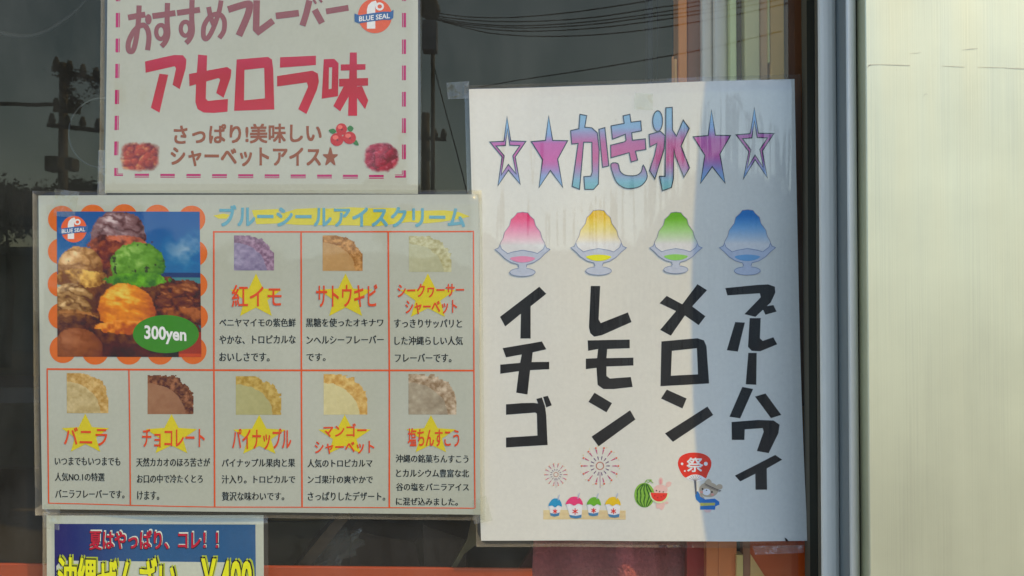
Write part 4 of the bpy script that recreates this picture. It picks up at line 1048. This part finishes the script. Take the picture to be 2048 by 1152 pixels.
tag(boxes('switch_box', [(R(874,0,14).x-.0, R(874,0,14).x-.21, -14.15, -13.9, R(0,100,14).z, R(0,40,14).z)] if 0 else [(min(R(846,0,13.7).x, R(874,0,13.7).x), max(R(846,0,13.7).x, R(874,0,13.7).x), -13.9, -13.6, R(0,100,13.7).z, R(0,42,13.7).z)], mat('blue grey box', (.30,.34,.46), .6)), 'blue-grey box fixed below the wires near the top of the gap between posters', 'box')
def wire(pts, Y0, Y1, r, name='overhead_wire', label='', grp='overhead wires mirrored across the glass'):
    sp_ = smooth(pts, 8); n = len(sp_)
    o = tube(name, [R(x, y, Y0+(Y1-Y0)*i/(n-1)) for i, (x, y) in enumerate(sp_)], r, CBL, None, 5)
    return tag(o, label, 'wire', grp)
wl_ = ['topmost overhead wire sweeping up to the right', 'second overhead wire from the top of the bundle', 'third overhead wire from the top of the bundle', 'fourth overhead wire from the top, close above the lower pair', 'fifth overhead wire of the sagging bundle', 'lowest, most sagging overhead wire of the bundle']
wp = [[(868,24),(930,32),(1010,34),(1100,28),(1200,16),(1300,0),(1420,-25)],
      [(868,30),(930,38),(1010,42),(1100,40),(1200,32),(1300,17),(1400,2),(1500,-20)],
      [(870,33),(930,44),(1010,50),(1100,48),(1200,40),(1300,27),(1400,10),(1500,-8)],
      [(870,36),(930,47),(1020,54),(1100,53),(1200,46),(1300,33),(1400,20),(1520,-3)],
      [(872,38),(940,52),(1020,60),(1100,60),(1200,54),(1300,42),(1400,27),(1500,10),(1600,-10)],
      [(872,38),(930,54),(990,66),(1080,71),(1180,69),(1280,60),(1380,45),(1480,27),(1600,0)]]
for l_, p_ in zip(wl_, wp): wire(p_, 14, 9, .008, label=l_)
wire([(960,172),(1040,158),(1180,137),(1300,117),(1420,95),(1560,62)], 14, 9, .008, label='separate thin wire rising right just above the shaved ice poster')
wire([(861,100),(873,150),(892,225),(912,300),(936,395)], 14, 14, .009, name='guy_wire', label='steep guy wire slanting down in the gap between the posters')
wire([(-60,207),(20,206),(70,208),(128,205)], 22, 22, .05, label='thick level wire running to the vine-tangled pole at left')
wire([(95,248),(150,252),(208,260)], 21.5, 21.5, .03, label='short level wire right of the vine-tangled pole')
# trees across the street
LEAF = mat('dark leaves', (.05, .065, .025), .8, 0, .5, (3, 3, 3), col2=(.09, .11, .05)); BARK = mat('bark', (.09, .07, .05), .9)
def tree(px, pyt, Y, rpx, label, seed, n=5000):
    rr = random.Random(seed); top = R(px, pyt, Y); rad_ = rpx*3.375e-4*(D+Y)/D*1.0
    base = Vector((top.x, top.y, 0)); cz = top.z-rad_*.9
    e = empty('broadleaf_tree', base, label, 'tree', 'trees across the street')
    tube('trunk', [base, base+Vector((.1, 0, cz*.5)), base+Vector((0, .1, cz))], [.16, .12, .06], BARK, e, 8)
    bm = bmesh.new(); cl_ = [Vector((rr.gauss(0, .5), rr.gauss(0, .5), rr.gauss(0, .38)))*rad_ for _ in range(16)]
    for k in range(n):
        c0 = rr.choice(cl_)
        p = Vector((base.x, base.y, cz))+c0+Vector((rr.gauss(0, .22), rr.gauss(0, .22), rr.gauss(0, .2)))*rad_
        s_ = rad_*.085*rr.uniform(.6, 1.4); a = Vector((rr.uniform(-1, 1), rr.uniform(-1, 1), rr.uniform(-1, 1))).normalized(); b = a.orthogonal().normalized()
        q = [p-a*s_, p+b*s_*.5, p+a*s_, p-b*s_*.5]; bm.faces.new([bm.verts.new(x) for x in q])
    me = bpy.data.meshes.new('crown'); bm.to_mesh(me); bm.free(); me.materials.append(LEAF); link('crown', me, e)
for i, (px, py, Y, rp, lb) in enumerate(((15, 368, 24, 60, 'bushy dark tree mirrored at the far left edge of the glass'), (95, 372, 25, 55, 'bushy dark tree mirrored below the vine-tangled pole'), (175, 355, 23, 60, 'bushy dark tree mirrored below the round mirror'),
                            (-70, 350, 26, 80, 'large dark tree just outside the left edge of the photo'), (850, 372, 28, 50, 'dark tree mirrored at the foot of the gap between posters'))): tree(px, py, Y, rp, lb, 40+i)
def palm(px, py, Y, rpx, label, seed):
    rr = random.Random(seed); top = R(px, py, Y); base = Vector((top.x, top.y, 0)); L_ = rpx*3.375e-4*(D+Y)/D
    e = empty('palm_tree', base, label, 'palm tree')
    tube('trunk', [base, base+Vector((.15, 0, top.z*.5)), top], [.2, .16, .13], BARK, e, 8)
    for k in range(34):
        th = 2*math.pi*k/34+rr.uniform(-.1, .1); up = rr.uniform(-.1, 1.2)
        bm = bmesh.new(); dirh = Vector((math.cos(th), math.sin(th), 0)); pv = top.copy(); pts = [pv.copy()]
        for s_ in range(7):
            d = (dirh*math.cos(up)+Vector((0, 0, 1))*math.sin(up)); pv = pv+d*L_/7; pts.append(pv.copy()); up -= .22
        tube_bm(bm, pts, [.03*(1-i/9) for i in range(8)], 4)
        side = dirh.cross(Vector((0, 0, 1)))
        for i in range(1, 8):
            for sg in (-1, 1):
                for h_ in (0, .5):
                    q0 = pts[i].lerp(pts[min(i+1, 7)], h_)
                    tip = q0+(side*sg*.7+(pts[i]-pts[i-1]).normalized()*.8+Vector((0, 0, -.15)))*L_*.22
                    w_ = Vector((0, 0, .03)); bm.faces.new([bm.verts.new(x) for x in (q0-w_, q0+w_, tip)])
        me = bpy.data.meshes.new('frond'); bm.to_mesh(me); bm.free(); me.materials.append(LEAF); link('frond', me, e)
palm(1500, 440, 16, 95, 'palm tree mirrored in the film around the blue dessert', 5)
palm(1215, 445, 18, 80, 'palm tree mirrored in the film above the yellow dessert', 6)
# low building opposite
bo = empty('low_building', (-2, -34, 0), 'long low pale building across the street, mirrored behind the posters', 'building')
boxes('wall', [(-40, 14, -38, -34, 0, 3.4)], mat('beige facade', (.30, .29, .24), .9, 0, .15, (1, 1, 1)), bo)
boxes('roof', [(-40.4, 14.4, -38.4, -33.6, 3.4, 3.7)], mat('grey roof', (.16, .16, .15), .9), bo)
WG = mat('dark far window', (.03, .035, .04), .2)
for k in range(9): boxes('window', [(-37+k*5.5, -35+k*5.5, -33.99, -33.95, 1.0, 2.4)], WG, bo)
